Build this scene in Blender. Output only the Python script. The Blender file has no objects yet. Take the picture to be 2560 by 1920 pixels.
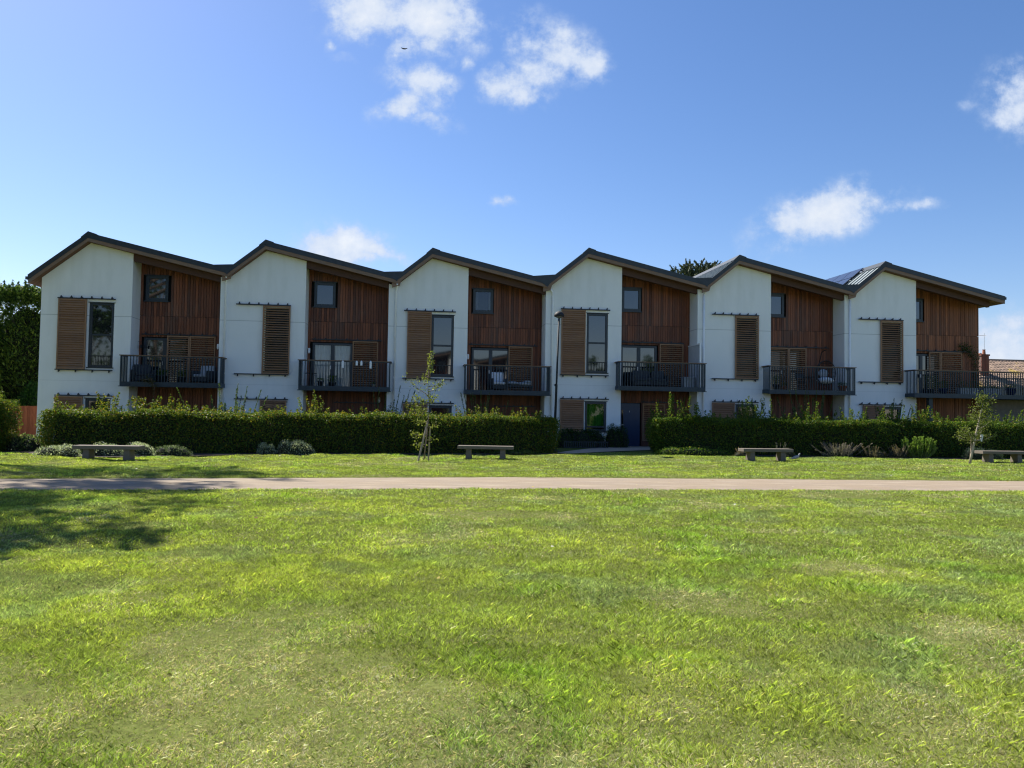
import bpy, math, random
import numpy as np
from mathutils import Vector, Matrix
random.seed(7); RNG = np.random.default_rng(11)
SC = bpy.context.scene
COL = SC.collection
PI = math.pi

# ------------------------------------------------------------------ helpers
class MB:
    def __init__(s): s.v = []; s.f = []
    def poly(s, pts):
        n = len(s.v); s.v += [tuple(p) for p in pts]; s.f.append(tuple(range(n, n+len(pts))))
    def hexa(s, p):           # 8 points: bottom 4 (ccw from above), top 4
        n = len(s.v); s.v += [tuple(q) for q in p]
        for q in ((3,2,1,0),(4,5,6,7),(0,1,5,4),(1,2,6,5),(2,3,7,6),(3,0,4,7)): s.f.append(tuple(n+i for i in q))
    def box(s, x0, x1, y0, y1, z0, z1):
        s.hexa([(x0,y0,z0),(x1,y0,z0),(x1,y1,z0),(x0,y1,z0),(x0,y0,z1),(x1,y0,z1),(x1,y1,z1),(x0,y1,z1)])
    def prism(s, xz, y0, y1):  # polygon in xz extruded along y
        n = len(s.v); m = len(xz)
        s.v += [(x,y0,z) for x,z in xz] + [(x,y1,z) for x,z in xz]
        s.f.append(tuple(n+i for i in range(m))); s.f.append(tuple(n+m+i for i in reversed(range(m))))
        for i in range(m):
            j = (i+1) % m; s.f.append((n+i, n+m+i, n+m+j, n+j))
    def tube(s, pts, r, n=6, cap=True):
        pts = [Vector(p) for p in pts]; rr = r if isinstance(r, (list, tuple)) else [r]*len(pts)
        base = len(s.v)
        for i, p in enumerate(pts):
            d = (pts[min(i+1, len(pts)-1)] - pts[max(i-1, 0)])
            if d.length < 1e-9: d = Vector((0,0,1))
            d.normalize()
            a = d.cross(Vector((0,0,1)));
            if a.length < 1e-3: a = Vector((1,0,0))
            a.normalize(); b = d.cross(a)
            for k in range(n):
                t = 2*PI*k/n; q = p + (a*math.cos(t) + b*math.sin(t))*rr[i]; s.v.append(tuple(q))
        for i in range(len(pts)-1):
            for k in range(n):
                a0 = base+i*n+k; a1 = base+i*n+(k+1)%n; s.f.append((a0, a1, a1+n, a0+n))
        if cap:
            s.f.append(tuple(base+k for k in reversed(range(n)))); s.f.append(tuple(base+(len(pts)-1)*n+k for k in range(n)))
    def lathe(s, prof, n=14, c=(0,0,0)):
        base = len(s.v)
        for r, z in prof:
            for k in range(n):
                t = 2*PI*k/n; s.v.append((c[0]+r*math.cos(t), c[1]+r*math.sin(t), c[2]+z))
        for i in range(len(prof)-1):
            for k in range(n):
                a0 = base+i*n+k; a1 = base+i*n+(k+1)%n; s.f.append((a0, a1, a1+n, a0+n))
        s.f.append(tuple(base+k for k in reversed(range(n)))); s.f.append(tuple(base+(len(prof)-1)*n+k for k in range(n)))
    def ball(s, c, r, n=12, m=8):
        rx, ry, rz = r if isinstance(r, tuple) else (r, r, r); base = len(s.v)
        for i in range(m+1):
            ph = PI*i/m
            for k in range(n):
                t = 2*PI*k/n; s.v.append((c[0]+rx*math.sin(ph)*math.cos(t), c[1]+ry*math.sin(ph)*math.sin(t), c[2]-rz*math.cos(ph)))
        for i in range(m):
            for k in range(n):
                a0 = base+i*n+k; a1 = base+i*n+(k+1)%n; s.f.append((a0, a1, a1+n, a0+n))
    def build(s, name, mat, parent=None, smooth=False, bevel=0):
        me = bpy.data.meshes.new(name); me.from_pydata(s.v, [], s.f); me.update()
        me.materials.append(mat)
        if smooth: me.shade_smooth()
        o = bpy.data.objects.new(name, me); COL.objects.link(o)
        if parent: o.parent = parent
        if bevel:
            b = o.modifiers.new('bevel', 'BEVEL'); b.width = bevel; b.segments = 2; b.limit_method = 'ANGLE'
        return o

def tag(o, label=None, cat=None, group=None, kind=None):
    if label: o['label'] = label
    if cat: o['category'] = cat
    if group: o['group'] = group
    if kind: o['kind'] = kind
    return o
def empty(name, loc, rz=0, label=None, cat=None, group=None):
    o = bpy.data.objects.new(name, None); COL.objects.link(o); o.empty_display_size = .2
    o.location = loc; o.rotation_euler = (0, 0, rz)
    return tag(o, label, cat, group)
def copy_tree(o, parent=None):
    c = o.copy(); COL.objects.link(c); c.parent = parent
    for ch in [q for q in bpy.data.objects if q.parent == o]: copy_tree(ch, c)
    return c

# raw arrays -> quad/tri mesh with colour attribute
def raw_mesh(name, V, F, colr, mat, parent=None):
    me = bpy.data.meshes.new(name); k = F.shape[1]
    me.vertices.add(len(V)); me.vertices.foreach_set('co', np.ascontiguousarray(V, dtype=np.float32).ravel())
    me.loops.add(F.size); me.loops.foreach_set('vertex_index', np.ascontiguousarray(F, dtype=np.int32).ravel())
    me.polygons.add(len(F)); me.polygons.foreach_set('loop_start', np.arange(0, F.size, k, dtype=np.int32))
    me.update(calc_edges=True)
    if colr is not None:
        a = me.color_attributes.new('col', 'FLOAT_COLOR', 'POINT')
        c4 = np.ones((len(V), 4), np.float32); c4[:, :3] = colr; a.data.foreach_set('color', c4.ravel())
    me.materials.append(mat)
    o = bpy.data.objects.new(name, me); COL.objects.link(o)
    if parent: o.parent = parent
    return o

_N = RNG.random((256, 256))
def vnoise(x, y):
    xi = np.floor(x).astype(int); yi = np.floor(y).astype(int); fx = x-xi; fy = y-yi
    fx = fx*fx*(3-2*fx); fy = fy*fy*(3-2*fy)
    g = lambda a, b: _N[a & 255, b & 255]
    return (g(xi,yi)*(1-fx)+g(xi+1,yi)*fx)*(1-fy) + (g(xi,yi+1)*(1-fx)+g(xi+1,yi+1)*fx)*fy
def fbm(x, y, o=4, s=1.0):
    t = 0; a = .5; n = 0
    for i in range(o):
        t = t + a*vnoise(x*s+17.3*i, y*s+9.1*i); n += a; a *= .5; s *= 2.03
    return t/n

# ------------------------------------------------------------------ materials
def mat(name):
    m = bpy.data.materials.new(name); m.use_nodes = True; nt = m.node_tree; nt.nodes.clear()
    out = nt.nodes.new('ShaderNodeOutputMaterial'); return m, nt, out
def N(nt, t, **kw):
    n = nt.nodes.new(t)
    for k, v in kw.items():
        if k in ('operation','blend_type','data_type','noise_dimensions','wave_type','bands_direction','attribute_name','musgrave_type','feature','distance'): setattr(n, k, v)
        else: n.inputs[k.replace('_', ' ')].default_value = v
    return n
def mix(nt, fac, a, b, bt='MIX'):
    n = nt.nodes.new('ShaderNodeMix'); n.data_type = 'RGBA'; n.blend_type = bt
    for s, v in ((0, fac), (6, a), (7, b)):
        if hasattr(v, 'links'): nt.links.new(v, n.inputs[s])
        else: n.inputs[s].default_value = (v if s == 0 else (*v, 1) if len(v) == 3 else v)
    return n.outputs[2]
def ramp(nt, fac, p0, p1, v0=0, v1=1):
    n = nt.nodes.new('ShaderNodeMapRange'); n.inputs[1].default_value = p0; n.inputs[2].default_value = p1
    n.inputs[3].default_value = v0; n.inputs[4].default_value = v1; nt.links.new(fac, n.inputs[0]); return n.outputs[0]
def mathn(nt, op, a, b=None, c=None):
    n = nt.nodes.new('ShaderNodeMath'); n.operation = op
    for i, v in enumerate((a, b, c)):
        if v is None: continue
        if hasattr(v, 'links'): nt.links.new(v, n.inputs[i])
        else: n.inputs[i].default_value = v
    return n.outputs[0]
def coords(nt, kind='Object', scale=(1,1,1)):
    if kind == 'World': g = nt.nodes.new('ShaderNodeNewGeometry').outputs['Position']
    else: g = nt.nodes.new('ShaderNodeTexCoord').outputs[kind]
    m = nt.nodes.new('ShaderNodeMapping'); m.inputs['Scale'].default_value = scale; nt.links.new(g, m.inputs[0]); return m.outputs[0]
def noise(nt, vec, scale, detail=4, rough=.55):
    n = nt.nodes.new('ShaderNodeTexNoise'); n.inputs['Scale'].default_value = scale; n.inputs['Detail'].default_value = detail
    n.inputs['Roughness'].default_value = rough; nt.links.new(vec, n.inputs['Vector']); return n.outputs[0]
def bsdf(nt, out, base, rough=.6, metal=0, spec=.5, bump=None, bs=.3, bd=.01, ior=None):
    p = nt.nodes.new('ShaderNodeBsdfPrincipled')
    if hasattr(base, 'links'): nt.links.new(base, p.inputs['Base Color'])
    else: p.inputs['Base Color'].default_value = (*base, 1)
    if hasattr(rough, 'links'): nt.links.new(rough, p.inputs['Roughness'])
    else: p.inputs['Roughness'].default_value = rough
    p.inputs['Metallic'].default_value = metal; p.inputs['Specular IOR Level'].default_value = spec
    if ior: p.inputs['IOR'].default_value = ior
    if bump is not None:
        b = nt.nodes.new('ShaderNodeBump'); b.inputs['Strength'].default_value = bs; b.inputs['Distance'].default_value = bd
        nt.links.new(bump, b.inputs['Height']); nt.links.new(b.outputs[0], p.inputs['Normal'])
    nt.links.new(p.outputs[0], out.inputs[0]); return p
def simple(name, c, rough=.6, metal=0, spec=.5, var=.15, scale=6, bs=.15):
    m, nt, out = mat(name); v = coords(nt, 'Object'); n = noise(nt, v, scale)
    base = mix(nt, ramp(nt, n, .3, .7), tuple(x*(1-var) for x in c), tuple(min(1, x*(1+var)) for x in c))
    bsdf(nt, out, base, rough, metal, spec, n, bs); return m
M = {}
def m_render():
    m, nt, out = mat('white_render'); v = coords(nt, 'Object'); st = noise(nt, coords(nt, 'Object', (1.6, 1.6, .35)), 1.1, 5)
    n = noise(nt, v, .8, 4); fine = noise(nt, v, 60, 3)
    c = mix(nt, ramp(nt, n, .3, .7), (.84,.86,.86), (.89,.90,.895))
    c = mix(nt, ramp(nt, st, .5, .82, 0, .24), c, (.46,.48,.44))
    sep = nt.nodes.new('ShaderNodeSeparateXYZ'); nt.links.new(nt.nodes.new('ShaderNodeTexCoord').outputs['Object'], sep.inputs[0])
    z = sep.outputs[2]
    # algae tint under the roof line and near the ground
    c = mix(nt, ramp(nt, mathn(nt, 'ADD', z, mathn(nt, 'MULTIPLY', st, 1.5)), 7.9, 9.6, 0, .35), c, (.52,.55,.44))
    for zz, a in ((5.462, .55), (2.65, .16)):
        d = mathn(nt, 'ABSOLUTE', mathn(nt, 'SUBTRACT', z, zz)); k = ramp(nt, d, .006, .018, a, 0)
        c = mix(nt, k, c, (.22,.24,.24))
    bsdf(nt, out, c, .85, 0, .25, fine, .12, .004); return m
def m_boards(name, a, b, rough=.6, vs=(14, 14, .8), spec=.35, grey=0.0):
    m, nt, out = mat(name); g = nt.nodes.new('ShaderNodeNewGeometry'); ri = g.outputs['Random Per Island']
    gr = noise(nt, coords(nt, 'Object', vs), 3, 5, .65)
    c = mix(nt, ri, a, b); c = mix(nt, ramp(nt, gr, .3, .75, 0, .6), c, tuple(x*.45 for x in a))
    if grey:
        w = noise(nt, coords(nt, 'Object', (1, 1, .5)), 1.7, 3); c = mix(nt, ramp(nt, w, .45, .7, 0, grey), c, (.16,.14,.125))
    bsdf(nt, out, c, rough, 0, spec, gr, .35, .004); return m
def m_leaf(name, trans=.45, rough=.5, tint=(1,1,1), spec=.15):
    m, nt, out = mat(name); a = nt.nodes.new('ShaderNodeAttribute'); a.attribute_name = 'col'
    c = mix(nt, 1.0, a.outputs[0], tint, 'MULTIPLY')
    d = nt.nodes.new('ShaderNodeBsdfPrincipled'); d.inputs['Roughness'].default_value = rough; d.inputs['Specular IOR Level'].default_value = spec
    t = nt.nodes.new('ShaderNodeBsdfTranslucent'); nt.links.new(c, d.inputs['Base Color'])
    c2 = mix(nt, 1.0, c, (1.2, 1.22, .66), 'MULTIPLY'); nt.links.new(c2, t.inputs[0])
    x = nt.nodes.new('ShaderNodeMixShader'); x.inputs[0].default_value = trans
    nt.links.new(d.outputs[0], x.inputs[1]); nt.links.new(t.outputs[0], x.inputs[2]); nt.links.new(x.outputs[0], out.inputs[0]); return m
def m_glass_dark():
    m, nt, out = mat('window_glass'); bsdf(nt, out, (.012,.014,.018), .03, 0, .5, noise(nt, coords(nt, 'Object'), .9, 1), .012, .05, ior=1.95); return m
def m_glass_clear():
    m, nt, out = mat('clear_glass'); t = nt.nodes.new('ShaderNodeBsdfTransparent'); t.inputs[0].default_value = (.82,.86,.86,1)
    g = nt.nodes.new('ShaderNodeBsdfGlossy'); g.inputs['Roughness'].default_value = .02; g.inputs[0].default_value = (.9,.93,1,1)
    x = nt.nodes.new('ShaderNodeMixShader'); x.inputs[0].default_value = .07
    nt.links.new(t.outputs[0], x.inputs[1]); nt.links.new(g.outputs[0], x.inputs[2]); nt.links.new(x.outputs[0], out.inputs[0]); return m
def m_path():
    m, nt, out = mat('gravel_path'); v = coords(nt, 'World'); a = noise(nt, v, 90, 2); b = noise(nt, v, 1.1, 5); c2 = noise(nt, coords(nt, 'World', (.6, 3, 1)), 1.5, 4)
    c = mix(nt, ramp(nt, a, .3, .7), (.19,.145,.10), (.37,.30,.215)); c = mix(nt, ramp(nt, b, .4, .7, 0, .4), c, (.25,.21,.18))
    g2 = noise(nt, v, 34, 3, .7); c = mix(nt, ramp(nt, g2, .5, .75, 0, .55), c, (.20,.165,.13)); c = mix(nt, ramp(nt, c2, .5, .75, 0, .45), c, (.50,.43,.33)); bsdf(nt, out, c, .9, 0, .2, a, .5, .01); return m
def m_ground():
    m, nt, out = mat('lawn_ground'); v = coords(nt, 'World'); a = noise(nt, v, .8, 5, .6); b = noise(nt, v, 25, 3, .7); d = noise(nt, v, 3.5, 4)
    c = mix(nt, ramp(nt, a, .35, .65), (.085,.13,.022), (.14,.18,.04)); c = mix(nt, ramp(nt, d, .52, .7, 0, .7), c, (.15,.145,.055))  # ground colour kept dark to stand in for shadow among the blades
    f_ = noise(nt, v, 120, 3, .7); c = mix(nt, ramp(nt, f_, .35, .65, 0, .8), c, (.17,.17,.065)); c = mix(nt, ramp(nt, b, .45, .7, 0, .7), c, (.05,.055,.02)); bsdf(nt, out, c, 1.0, 0, 0, b, .6, .02); return m
def m_roof():
    m, nt, out = mat('metal_roof'); n = noise(nt, coords(nt, 'Object'), 3); c = mix(nt, n, (.22,.26,.27), (.30,.34,.35))
    bsdf(nt, out, c, .42, .55, .5, n, .05); return m
def m_tiles():
    m, nt, out = mat('clay_tiles'); g = nt.nodes.new('ShaderNodeNewGeometry'); n = noise(nt, coords(nt, 'Object'), .6, 5); n2 = noise(nt, coords(nt, 'Object'), 9, 3)
    c = mix(nt, g.outputs['Random Per Island'], (.24,.17,.13), (.38,.27,.20))
    c = mix(nt, ramp(nt, n2, .4, .7, 0, .5), c, (.20,.17,.13)); c = mix(nt, ramp(nt, n, .56, .66, 0, .8), c, (.42,.30,.07))
    bsdf(nt, out, c, .9, 0, .2, n2, .3, .01); return m
def m_brick():
    m, nt, out = mat('red_brick'); b = nt.nodes.new('ShaderNodeTexBrick'); b.inputs['Scale'].default_value = 4.4
    nt.links.new(coords(nt, 'Object', (1, 1, 1)), b.inputs[0]); b.inputs['Color1'].default_value = (.13,.045,.035,1); b.inputs['Color2'].default_value = (.18,.065,.045,1); b.inputs['Mortar'].default_value = (.18,.15,.13,1)
    bsdf(nt, out, b.outputs[0], .9, 0, .2); return m
def m_wicker():
    return simple('wicker', (.025,.022,.02), .6)

M['render'] = m_render()
M['clad'] = m_boards('cedar_cladding', (.10,.029,.014), (.33,.108,.048), .5, grey=.25)
M['clad_skylit'] = m_boards('skylit_cedar_cladding', (.15,.050,.023), (.44,.16,.070), .6, grey=.2)  # brighter copy of the cedar: end house's extra skylight put into the colour
M['slat'] = m_boards('shutter_timber', (.31,.165,.088), (.42,.235,.13), .6, (1, 14, 14), grey=.3)
M['soffit'] = m_boards('soffit_timber', (.15,.07,.04), (.22,.11,.065), .65, (1, 14, 14))
M['fascia'] = m_boards('fascia_timber', (.24,.15,.10), (.30,.19,.125), .6, (1, 14, 14), grey=.5)
M['beam'] = m_boards('beam_timber', (.085,.040,.024), (.10,.047,.03), .6, (1, 14, 14))
M['rail_top'] = m_boards('handrail_timber', (.21,.12,.07), (.25,.15,.09), .55, (1, 14, 14), grey=.3)
M['fence'] = m_boards('fence_timber', (.26,.075,.035), (.40,.13,.06), .75)
M['bench'] = m_boards('weathered_oak', (.17,.145,.12), (.24,.205,.17), .85, (2, 14, 14), grey=.2)
M['stake'] = m_boards('stake_wood', (.36,.29,.22), (.42,.34,.26), .8)
M['roof'] = m_roof()
M['trim'] = simple('roof_trim', (.034,.042,.050), .45, .3)
M['steel'] = simple('balcony_steel', (.018,.034,.050), .45, .2)
M['frame'] = simple('window_frame', (.018,.030,.045), .4, 0)
M['rail'] = simple('track_metal', (.022,.026,.034), .45, .3)
M['glass'] = m_glass_dark(); M['gdim'] = simple('shaded_glass', (.012,.014,.018), .08, 0, .4); M['clear'] = m_glass_clear()
M['white'] = simple('white_plastic', (.92,.93,.94), .4, var=.04)
M['door'] = simple('blue_door', (.012,.03,.085), .35, var=.1)
M['dark'] = simple('dark_interior', (.018,.018,.02), .9)
M['curtain'] = simple('white_curtain', (.62,.62,.60), .9, var=.08)
M['gcurtain'] = simple('green_curtain', (.05,.22,.016), .9, var=.2)
M['blind'] = simple('pale_blind', (.55,.56,.58), .9, var=.05)
M['cushion'] = simple('grey_cushion', (.38,.40,.44), .9, var=.1)
M['wcushion'] = simple('white_cushion', (.72,.74,.78), .9, var=.05)
M['dfab'] = simple('dark_furniture', (.03,.035,.045), .7)
M['wick'] = m_wicker()
M['terra'] = simple('terracotta', (.32,.12,.06), .85)
M['pot'] = simple('dark_pot', (.03,.035,.045), .5)
M['bpot'] = simple('blue_pot', (.015,.03,.16), .25)
M['gpot'] = simple('grey_planter', (.36,.38,.40), .8)
M['annex'] = simple('annex_render', (.17,.155,.14), .9)
M['soil'] = simple('bark_soil', (.035,.024,.017), .95, var=.5, scale=14, bs=.8)
M['path'] = m_path(); M['ground'] = m_ground()
M['slab'] = simple('concrete_slab', (.46,.36,.27), .9, var=.12, scale=9)
M['leaf'] = m_leaf('leaf'); M['grass'] = m_leaf('grass_blades', .42, .45, spec=.25); M['conifer'] = m_leaf('conifer_spray', .25, .6)
M['bark'] = simple('bark', (.22,.17,.13), .9, var=.35, scale=20, bs=.6)
M['barkpale'] = simple('pale_bark', (.42,.36,.28), .8, var=.25, scale=20, bs=.4)
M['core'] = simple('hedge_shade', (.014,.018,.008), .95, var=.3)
M['tiles'] = m_tiles(); M['brick'] = m_brick()
M['lamp'] = simple('lamp_black', (.012,.013,.016), .7, 0); M['lampglass'] = simple('lamp_glass', (.18,.18,.18), .15)
M['feather'] = simple('pigeon_grey', (.33,.33,.36), .8, var=.35, scale=25); M['fdark'] = simple('bird_dark', (.03,.03,.035), .8)
M['tape'] = simple('white_guard', (.75,.75,.78), .5, var=.05)
M['solar'] = simple('solar_cells', (.05,.06,.09), .12, .1, .9); M['alu'] = simple('aluminium', (.55,.56,.58), .35, .8)

# ------------------------------------------------------------------ site geometry (metres)
X0, Y0, TH = -20.1921, 32.6349, .1285
S = [0.0, 7.359, 14.674, 21.887, 29.229, 36.711]
G = [0.0, -.026, -.072, .242, .219, .217]
W = [3.677, 3.654, 3.595, 3.623, 3.683, 3.790]
D = 1.031
CT, ST = math.cos(TH), math.sin(TH)
def wp(i, s, dep, z):
    a = S[i]+s; return Vector((X0+a*CT-dep*ST, Y0+a*ST+dep*CT, z+G[i]))
def terr(x, y):       # gentle lumps in the lawn, level at the path and the buildings
    b = (fbm(x, y, 3, .9)-.5)*.11 + (fbm(x+11, y+61, 2, 2.3)-.5)*.055 + (fbm(x+40, y+7, 2, .22)-.5)*.10
    pf = path_far(x); pn = path_near(x)
    d = np.where(y > pf, y-pf, np.where(y < pn, pn-y, 0)); k = np.clip(d/1.2, 0, 1); k = k*k*(3-2*k)
    k = k*np.clip((31-y)/3, 0, 1)
    inside = (y < pf) & (y > pn)
    return np.where(inside, -.035, b*k)
def path_far(x): return np.interp(x, [-60,-11.02,0.04,13.56,60], [6.5,16.61,19.06,20.31,24.0])
def path_near(x): return np.interp(x, [-60,-9.48,0.03,11.5,60], [3.5,14.30,16.00,17.25,22.0])
def bed_edge(x): return np.interp(x, [-60,-17,-15.3,-13.2,-12.3,-10,-7.96,-.55,2.6,6.24,9.8,14,20,60], [15.5,25.5,24.6,23.6,23.8,25.2,26.51,28.29,29.05,29.78,30.2,30.28,30.3,30.3])

# ground sheet
xs = np.unique(np.round(np.concatenate([np.linspace(-420,-26,14), np.arange(-26,26.1,.12), np.linspace(26,420,14)]), 3))
ys = np.unique(np.round(np.concatenate([np.linspace(-300,-2,8), np.arange(-2,34,.12), np.linspace(34,600,16)]), 3))
XX, YY = np.meshgrid(xs, ys); ZZ = terr(XX, YY)
V = np.stack([XX.ravel(), YY.ravel(), ZZ.ravel()], 1); nx = len(xs)
ii = (np.arange(len(ys)-1)[:, None]*nx + np.arange(nx-1)[None]).ravel()
o = raw_mesh('lawn', V, np.stack([ii, ii+1, ii+nx+1, ii+nx], 1), None, M['ground']); o.data.shade_smooth(); tag(o, kind='structure')
# gravel path
px = np.concatenate([np.linspace(-60,-20,10), np.arange(-19.5,24,.35), np.linspace(25,60,10)])
wob = lambda x, k: (fbm(x*3+k, x*0+k, 4)-.5)*.20
mb = MB(); n = len(px); pf = path_far(px)+wob(px, 3.); pn = path_near(px)+wob(px, 50.)
for a in range(n-1):
    z0 = -.006
    ym0 = (pf[a]+pn[a])/2; ym1 = (pf[a+1]+pn[a+1])/2
    mb.poly([(px[a],pn[a],z0-.012),(px[a+1],pn[a+1],z0-.012),(px[a+1],ym1,z0+.02),(px[a],ym0,z0+.02)])
    mb.poly([(px[a],ym0,z0+.02),(px[a+1],ym1,z0+.02),(px[a+1],pf[a+1],z0-.012),(px[a],pf[a],z0-.012)])
tag(mb.build('path', M['path']), kind='structure')
# planting bed and paving to the door
mb = MB(); bx = np.arange(-19, 28, .5); be = bed_edge(bx)
for a in range(len(bx)-1):
    x0, x1 = bx[a], bx[a+1]
    if x0 >= 1.9 and x1 <= 6.1: continue
    f0 = min(be[a]+4.5, Y0+(x0-X0)*math.tan(TH)+1); f1 = min(be[a+1]+4.5, Y0+(x1-X0)*math.tan(TH)+1)
    mb.poly([(x0,be[a]+.04,.015),(x1,be[a+1]+.04,.015),(x1,f1,.015),(x0,f0,.015)])
tag(mb.build('flower_bed', M['soil']), kind='structure')
mb = MB(); L_ = [(1.75,29.9),(2.2,31.2),(3.3,33.7),(5.4,37.2)]; R_ = [(2.3,29.6),(3.6,31.2),(6.1,33.7),(6.9,37.4)]
for a in range(3): mb.poly([(*L_[a],.03),(*R_[a],.03),(*R_[a+1],.03),(*L_[a+1],.03)])
tag(mb.build('door_path', M['slab']), kind='structure')

# ------------------------------------------------------------------ grass
def make_grass():
    zones = [ # y0,y1, density per m2, width, height
        (3.1, 5.2, 19000, .0026, .026), (5.2, 8.5, 9500, .0038, .027), (8.5, 13.5, 3000, .0075, .029), (13.5, 22, 1500, .011, .030), (22, 31.2, 850, .016, .030)]
    Vs = []; Cs = []
    for y0, y1, dens, bw, bh in zones:
        xa = -(y1*.69+1.9); xb = y1*.69+1.9
        cnt = int((xb-xa)*(y1-y0)*dens); x = RNG.uniform(xa, xb, cnt); y = RNG.uniform(y0, y1, cnt)
        ok = (np.abs(x) < y*.69+1.9); ok &= ((y > path_far(x)-.03+.05*RNG.standard_normal(cnt)) | (y < path_near(x)+.03+.05*RNG.standard_normal(cnt))); 
        edge = bed_edge(x)+.06; gap = (x > 1.9) & (x < 6.1); edge = np.where(gap, np.interp(x, [1.9,2.3,3.6,6.1], [29.6,30,31.2,33.4]), edge)
        ok &= y < edge; x = x[ok]; y = y[ok]; n = len(x)
        clump = fbm(x, y, 3, 2.6); big = fbm(x+90, y+33, 4, .45); fine = fbm(x+5, y+70, 2, 9.0)
        # thin the blades where the turf is worn
        keep = RNG.random(n) < np.clip(.70+1.2*(clump-.34)+.8*(fine-.38), .72, 1); x, y, clump, big, fine = x[keep], y[keep], clump[keep], big[keep], fine[keep]; n = len(x)
        lush = np.clip((fbm(x+200, y-40, 5, 1.0)-.57)*5, 0, .8)*np.clip(.25+1.5*(clump-.2), 0, 1)*.9
        dry = np.clip((fbm(x-70, y+120, 6, .75)-.585+.010*x*np.clip(1-y/22,0,1)+.30*np.clip((7.2-y)/3.8,0,1))*5, 0, .95)
        yel = np.clip((fbm(x+20, y+310, 4, .75)-.46-.006*x)*5, 0, 1)
        c_green = np.array([.32,.41,.085]); c_lush = np.array([.23,.41,.055]); c_yel = np.array([.46,.54,.10]); c_dry = np.array([.64,.57,.40]); c_blue = np.array([.27,.36,.17])
        c = np.tile(c_green, (n, 1)); L = lambda c, t, k: c*(1-k[:, None])+t*k[:, None]
        c = L(c, c_yel, yel*.65); c = L(c, c_lush, lush*.8)
        c = L(c, c_blue, np.clip((fbm(x+400, y, 3, 1.3)-.55)*5, 0, .7)*(1-lush))
        r = RNG.random(n); straw = (r < (.11+.70*dry*(1-.8*lush)))
        c[straw] = c_dry*RNG.uniform(.55, 1.25, (straw.sum(), 1))*np.array([1,1,1])+RNG.uniform(-.02,.02,(straw.sum(),3))
        band = .80+.42*fbm(x*.22+3, y*1.5+8, 3, 1.0)
        c = c*band[:, None]; c = c*(.50+.98*RNG.random((n, 1))**1.3)*(.22+1.05*clump[:, None]+.55*fine[:, None]); c = np.clip(c, .005, 1)
        h = bh*(.55+.9*RNG.random(n))*(.45+.75*lush+1.0*clump-.25*dry); h = np.where(straw, h*.62, h); w_s = np.where(straw, .75, 1)
        acc = RNG.random(n) < (.08 if y1 < 14 else .03); c[acc] = np.clip(c[acc]*1.35, 0, .8); h = np.where(acc, h*1.15+.003, h); w_s = np.where(acc, w_s*1.3, w_s)
        dk = RNG.random(n) < .16; c[dk] *= .45
        ang = RNG.uniform(0, 2*PI, n); lean = RNG.uniform(.2, 1.7, n)*np.where(straw, 1.6, 1); la = RNG.uniform(0, 2*PI, n)
        w = bw*(.6+.8*RNG.random(n))*w_s; zb = terr(x, y)-.004
        dx, dy = np.cos(ang)*w/2, np.sin(ang)*w/2; lx, ly = np.cos(la)*lean*h, np.sin(la)*lean*h
        A = np.stack([x-dx, y-dy, zb], 1); B = np.stack([x+dx, y+dy, zb], 1)
        m1 = np.stack([x+lx*.38+dx*.75, y+ly*.38+dy*.75, zb+h*.62], 1); T = np.stack([x+lx, y+ly, zb+h], 1)
        m0 = np.stack([x+lx*.38-dx*.75, y+ly*.38-dy*.75, zb+h*.62], 1)
        Vs.append(np.stack([A, B, m1, T, m0], 1).reshape(-1, 3)); Cs.append(np.repeat(c, 5, 0))
    V = np.concatenate(Vs); C = np.concatenate(Cs); F = np.arange(len(V)).reshape(-1, 5)
    o = raw_mesh('grass', V, F, C, M['grass']); tag(o, 'patchy mown green and straw coloured lawn grass', 'grass', kind='stuff')
make_grass()
# fallen leaves on lawn (pale specks): part of the ground litter
def litter():
    n = 420; x = RNG.uniform(-16, 20, n); y = 6+24*RNG.random(n)**.6; y = np.where(RNG.random(n) < .5, RNG.uniform(19, 29, n), y)
    ok = (y < bed_edge(x)-.1) & (np.abs(x) < y*.7+1); x = x[ok]; y = y[ok]; z = np.maximum(terr(x, y), 0)+.035; n = len(x)
    V = []; C = []
    for i in range(n):
        a = random.uniform(0, PI); s = random.uniform(.018, .045); ca, sa = math.cos(a)*s, math.sin(a)*s; t = random.uniform(-.4, .4)*s
        V += [(x[i]-ca, y[i]-sa, z[i]), (x[i]+sa*.6, y[i]-ca*.6, z[i]+t), (x[i]+ca, y[i]+sa, z[i]+.3*s), (x[i]-sa*.6, y[i]+ca*.6, z[i]-t*.5)]
        c = random.choice([(.45,.40,.22),(.5,.42,.12),(.25,.15,.07),(.55,.55,.5)]); C += [c]*4
    o = raw_mesh('fallen_leaves', np.array(V), np.arange(len(V)).reshape(-1, 4), np.array(C), M['leaf'])
    tag(o, 'small pale fallen leaves scattered over the lawn', 'fallen leaves', kind='stuff')
litter()

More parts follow.
